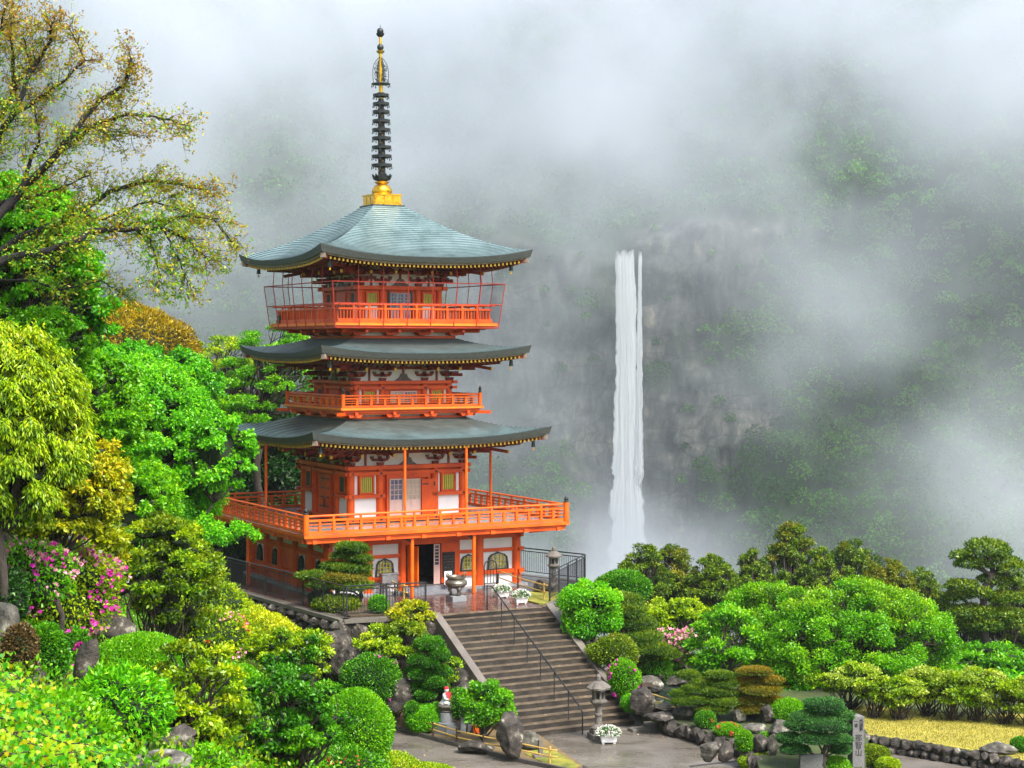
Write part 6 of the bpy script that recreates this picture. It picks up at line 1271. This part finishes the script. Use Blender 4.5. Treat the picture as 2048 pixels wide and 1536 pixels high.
for i, (x, y, w, h, l) in enumerate([(1285, 1336, 70, 56, 'large brown rock face above the pond'), (1330, 1346, 60, 26, 'flat rock on the far edge of the pond'), (1300, 1370, 50, 34, 'leaning rock at the left end of the pond'), (1284, 1404, 50, 58, 'rounded pinkish rock beside the wooden sign'), (1360, 1362, 60, 20, 'flat grey rock on the right bank of the pond'), (1340, 1414, 70, 22, 'flat stepping rock in front of the pond'), (1320, 1434, 60, 20, 'low ledge rock below the pond'), (1372, 1428, 50, 26, 'block of rock under the garden bamboo fence'), (1478, 1430, 26, 32, 'upright pale rock between the two garden pines'), (1535, 1430, 34, 36, 'squarish rock left of the bright clipped dome'), (1560, 1462, 50, 42, 'reddish pointed rock left of the layered juniper'), (1500, 1456, 60, 20, 'low rock ledge under the round clipped bushes'), (1522, 1488, 40, 40, 'dark rock left of the layered juniper trunk'), (1545, 1490, 20, 44, 'narrow standing rock beside the layered juniper'), (1420, 1500, 44, 44, 'pale block at the end of the low garden wall'), (1450, 1504, 34, 38, 'rough block behind the oval bush on the garden wall'), (1590, 1490, 50, 40, 'mossy rock under the layered juniper')]): rock(l, x, y, w, h, g=-2.98, seed=60 + i, mat=ROCK2 if i % 3 else ROCK)
o = rock('low reddish rock lying on the yellow lawn', 1998, 1496, 70, 22, g=-2.95, seed=90, mat=ROCK2)
bush(CB, 'small green bush on the lawn at the right edge', 'bush', 2044, 1490, 44, 30, MIDG, g=-2.95, leaf=.06, seed=150)
tree('dogwood_tree', 'pink-flowering small tree on the slope right of the pine', 'tree', 1355, 1300, 110, 90, LIME, 71, 24, .24, .12, .55, .6, .8, zbase=-3., seed=151, fl=PNK, fln=900, fls=.12, trunk=.12, stems=2)
tree('deciduous_tree', 'light yellow-green tree behind the pink-flowering tree', 'tree', 1350, 1250, 170, 120, YELG, 76, 34, .2, .13, .55, .55, 1.3, zbase=-4., seed=152, trunk=.2)
tree('deciduous_tree', 'very large spreading fresh green tree with dark forked limbs behind the garden', 'tree', 1700, 1290, 420, 250, LIME2, 70.5, 330, .085, .1, .5, .85, .7, zbase=-4, seed=153, mat2=LIME, trunk=.28, inner=.3, spread=1.15, core=0)
tree('deciduous_tree', 'green tree between the spreading tree and the pink-flowering tree', 'tree', 1450, 1290, 150, 170, LIME, 69, 34, .2, .14, .5, .55, 1.1, zbase=-4, seed=154, trunk=.2)
tree('deciduous_tree', 'bright green low tree behind the right end of the hedge row', 'tree', 1960, 1330, 200, 110, LIME, 72, 30, .22, .15, .5, .5, 1.3, zbase=-5, seed=155, trunk=.2)
tree('deciduous_tree', 'low lime tree filling the slope between the pond and the spreading tree', 'tree', 1420, 1350, 170, 90, LIME, 70, 30, .22, .11, .5, .5, 1.4, zbase=-3.5, seed=156, trunk=.12)
tree('deciduous_tree', 'low dark green tree under the left side of the spreading tree', 'tree', 1570, 1370, 200, 80, MAPLED, 69.5, 30, .22, .11, .5, .5, 1.4, zbase=-3.5, seed=157, trunk=.12)
bush('shrub', 'broad deep green undergrowth behind the shrub row along the lawn', 'shrub', 1900, 1395, 420, 90, MAPLED, g=-3.2, Y=69.5, leaf=.11, loose=.15, lump=.08, seed=158, dep=1.5)
tree('deciduous_tree', 'feathery fresh green tree leaning against the left side of the very large spreading tree', 'tree', 1540, 1262, 250, 190, LIME2, 73, 150, .12, .1, .5, .8, .8, zbase=-4, seed=159, mat2=LIME, trunk=.2, inner=.3, core=0)
# garden pines and clipped shrubs
pads('pine_tree', 'pruned green pine with flat pads beside the pond', 'pine', [(1440, 1350, 60, 16, 0), (1412, 1366, 60, 18, .2), (1450, 1366, 60, 16, 0), (1385, 1378, 44, 16, 0), (1430, 1384, 60, 18, -.2), (1376, 1352, 50, 22, .6), (1462, 1388, 50, 16, .1), (1400, 1400, 60, 16, -.2), (1444, 1404, 70, 18, -.3), (1360, 1388, 40, 16, 0), (1424, 1418, 70, 18, -.3), (1366, 1404, 50, 16, -.2)], PINEM, g=-2.98, base=(1432, 1440), leaf=.09, asp=.16, trunkr=.08, seed=4)
pads('pine_tree', 'pruned pine with rusty brown flat top right of the green garden pine', 'pine', [(1510, 1342, 74, 14, 0), (1500, 1362, 66, 16, .2), (1540, 1360, 60, 16, 0), (1520, 1380, 90, 18, -.2), (1500, 1400, 70, 16, 0), (1540, 1400, 60, 18, .2), (1500, 1418, 60, 16, -.2)], RUST, g=-2.98, base=(1508, 1440), leaf=.09, asp=.16, trunkr=.08, seed=5)
pads('juniper', 'blue-green layered juniper with a dome top at the front of the rock garden', 'juniper', [(1648, 1412, 84, 36, 0), (1620, 1436, 80, 34, .1), (1680, 1432, 60, 30, .1), (1600, 1452, 60, 28, 0), (1648, 1450, 90, 34, -.3), (1682, 1456, 46, 30, .3), (1580, 1478, 56, 30, .1), (1630, 1478, 80, 32, -.3), (1674, 1480, 60, 30, -.1), (1680, 1500, 48, 26, .1), (1590, 1498, 60, 24, 0)], BLUEG, g=-3.1, base=(1646, 1545), leaf=.05, asp=.4, trunkr=.1, seed=6, jit=.5, upd=.2, dens=2.6)
bush(CB, 'bright lime clipped dome behind the layered juniper', 'bush', 1578, 1424, 70, 52, LIME, g=-2.98, leaf=.06, seed=160)
bush(CB, 'yellow-green clipped dome behind the bright lime dome', 'bush', 1556, 1398, 60, 32, YELG, g=-2.98, Y=69, leaf=.06, seed=161)
bush(CB, 'low bush beneath the rusty-topped pine', 'bush', 1500, 1420, 60, 26, OLIVE, g=-2.98, leaf=.06, seed=162)
bush('azalea', 'clipped azalea with a crimson flower cap on the garden wall', 'azalea', 1411, 1440, 42, 38, MIDG, g=-2.98, leaf=.05, seed=163, fl=REDL, fln=30, fls=.05)
bush('azalea', 'small dark shrub topped with crimson flowers behind the clipped azalea', 'azalea', 1424, 1425, 26, 18, MIDG, g=-2.98, leaf=.05, seed=164, fl=CRIM, fln=120, fls=.08)
bush('azalea', 'low bright azalea with red flowers on the garden wall', 'azalea', 1458, 1460, 56, 28, LIME, g=-2.98, leaf=.05, seed=165, fl=REDP, fln=60, fls=.06)
bush(CB, 'upright oval lime bush at the end of the garden wall', 'bush', 1489, 1484, 36, 46, LIME, g=-2.98, leaf=.05, seed=166)
bush(CB, 'tiny lime bush among the rocks left of the juniper', 'bush', 1534, 1472, 34, 14, LIME, g=-2.98, leaf=.05, seed=167)
bush(CB, 'low wide yellow-green bush at the bottom edge in front of the juniper', 'bush', 1520, 1524, 84, 34, YELG, g=-3.45, leaf=.05, seed=168)
bush(CB, 'second low yellow-green bush touching the granite slab', 'bush', 1562, 1534, 62, 26, YELG, g=-3.45, leaf=.05, seed=169)
bush(CB, 'green bush with a bare brown patch at the foot of the granite monument', 'bush', 1672, 1532, 66, 36, LIME, g=-3.2, leaf=.05, seed=170, fl=MAG, fln=8, fls=.08)
bush(CB, 'dark-sided bush with a yellow top right of the granite monument', 'bush', 1748, 1512, 64, 44, OLIVE, g=-3.45, leaf=.05, seed=171)
bush(CB, 'small round yellow-green bush beside the road, right of the monument', 'bush', 1776, 1530, 50, 30, YELG, g=-3.45, leaf=.05, seed=172)
bush('shrub', 'yellow-green spreading shrub behind the clipped domes', 'shrub', 1580, 1375, 100, 60, YELG, g=-2.98, Y=71, leaf=.09, loose=.15, lump=.08, seed=173)
# hedge row of multi-stemmed shrubs along the lawn
hw = [(1700, 1366, 100, 86), (1748, 1386, 70, 80), (1800, 1392, 84, 76), (1856, 1378, 92, 88), (1906, 1386, 84, 90), (1958, 1384, 96, 96), (2012, 1392, 92, 92), (2060, 1398, 90, 90)]
adj = ['first', 'second', 'third', 'fourth', 'fifth', 'sixth', 'seventh', 'eighth']
for i, (x, y, w, h) in enumerate(hw):
    z = -2.96; Yh = G(x, y + h / 2 + 14, z).y + .4
    tree('hedge_shrub', adj[i] + ' shrub from the left in the pale-leaved bare-stemmed row behind the lawn', 'shrub', x, y - 8, w * 1.3, h * .8, PALEL, Yh, 34, .24, .1, .5, .5, 1.5, zbase=z, seed=180 + i, trunk=.14, stems=5, mat2=YELG, group='multi-stemmed shrubs in a row behind the lawn', fl=None)
rg = np.random.RandomState(3); q = [at(rg.uniform(1780, 1960), rg.uniform(1408, 1440), rg.uniform(68, 70)) for _ in range(1500)]; P_ = np.array([tuple(x) for x in q]); 
r = bush('azalea', 'pale pink azalea seen through the bare stems of the shrub row', 'azalea', 1870, 1424, 190, 50, MIDG, g=-3, Y=70, leaf=.1, fl=PNK, fln=900, fls=.1, seed=190, dep=1.)
# ---- conifers beyond the garden
ced = [(1255, 1190, 90, 110, 96, CEDAR, 'narrow cedar just right of the foot of the waterfall'), (1290, 1170, 100, 150, 99, CEDAR, 'leafy yellow-green cedar right of the dark dome-shaped tree'), (1345, 1165, 110, 130, 102, CEDAR, 'broad cedar with a golden-green top left of the conifer group'), (1425, 1185, 110, 130, 98, CEDAR, 'rounded cedar with clustered branches in the conifer group'), (1505, 1180, 90, 140, 104, CEDAR, 'ragged cedar left of the tallest conifer'), (1586, 1150, 110, 190, 106, CEDAR, 'tallest conifer with a thin spiky top in the middle of the group'), (1640, 1170, 90, 130, 101, CEDAR, 'green cedar directly right of the spiky-topped conifer'), (1705, 1155, 130, 130, 107, CEDAR, 'wide conifer with brown-tipped bare branches right of the spiky top'), (1775, 1180, 110, 110, 103, CEDARB, 'orange-brown conifer at the right end of the group'), (1840, 1205, 90, 120, 105, CEDAR, 'small cedar between the brown conifer and the big pine'), (1900, 1290, 130, 180, 101, CEDAR, 'dark rounded cedar below the big pine'), (2030, 1260, 110, 200, 104, CEDAR, 'dark cedar at the right edge')]
for i, (x, y, w, h, Yd, mt_, l) in enumerate(ced): tree('conifer', l, 'conifer', x, y - 6, w * 1.1, h * 1.1, mt_, Yd, 110, .12, .15, .4, .7, .9, jit=.9, droop=.15, seed=200 + i, trunk=.28, shape=.55, inner=.4, mat2=CEDARB if i in (2, 5, 7) else None, group='conifers beyond the garden', topbias=.1)
tree('conifer', 'thin spiky leader rising from the tallest conifer', 'conifer', 1588, 1075, 26, 70, CEDAR, 106, 12, .3, .16, .5, .8, 1.2, seed=230, trunk=.1, shape=.5) if False else None
pads('pine_tree', 'big dark pine with spreading tiers at the right edge', 'pine', [(1975, 1100, 100, 44, 0), (2000, 1126, 90, 36, .5), (1940, 1128, 60, 30, 0), (2030, 1140, 60, 36, -.3), (1918, 1112, 40, 22, 0), (1990, 1160, 70, 30, .4), (1925, 1172, 70, 28, 0), (1960, 1186, 60, 26, -.3), (2010, 1196, 80, 30, 0), (1915, 1192, 60, 26, .3), (1950, 1225, 100, 30, 0), (2020, 1235, 90, 40, 0), (1900, 1240, 70, 30, .3), (1970, 1250, 90, 36, -.4)], CEDAR, Y=100, base=(1982, 1370), g=-12, leaf=.2, asp=.35, trunkr=.35, seed=8, jit=.9, dens=1.5, core=False)
# ---------------------------------------------------------------- haze
m, n, o = new_mat('haze'); pv = n.nodes.new('ShaderNodeVolumePrincipled'); pv.inputs['Color'].default_value = (.82, .9, .98, 1); pv.inputs['Density'].default_value = HAZE_K
n.links.new(pv.outputs[0], o.inputs['Volume'])
b = MB(); b.bb(-352, 352, -16, 960, -85, 335); tag(b.build('haze', m), kind='stuff')
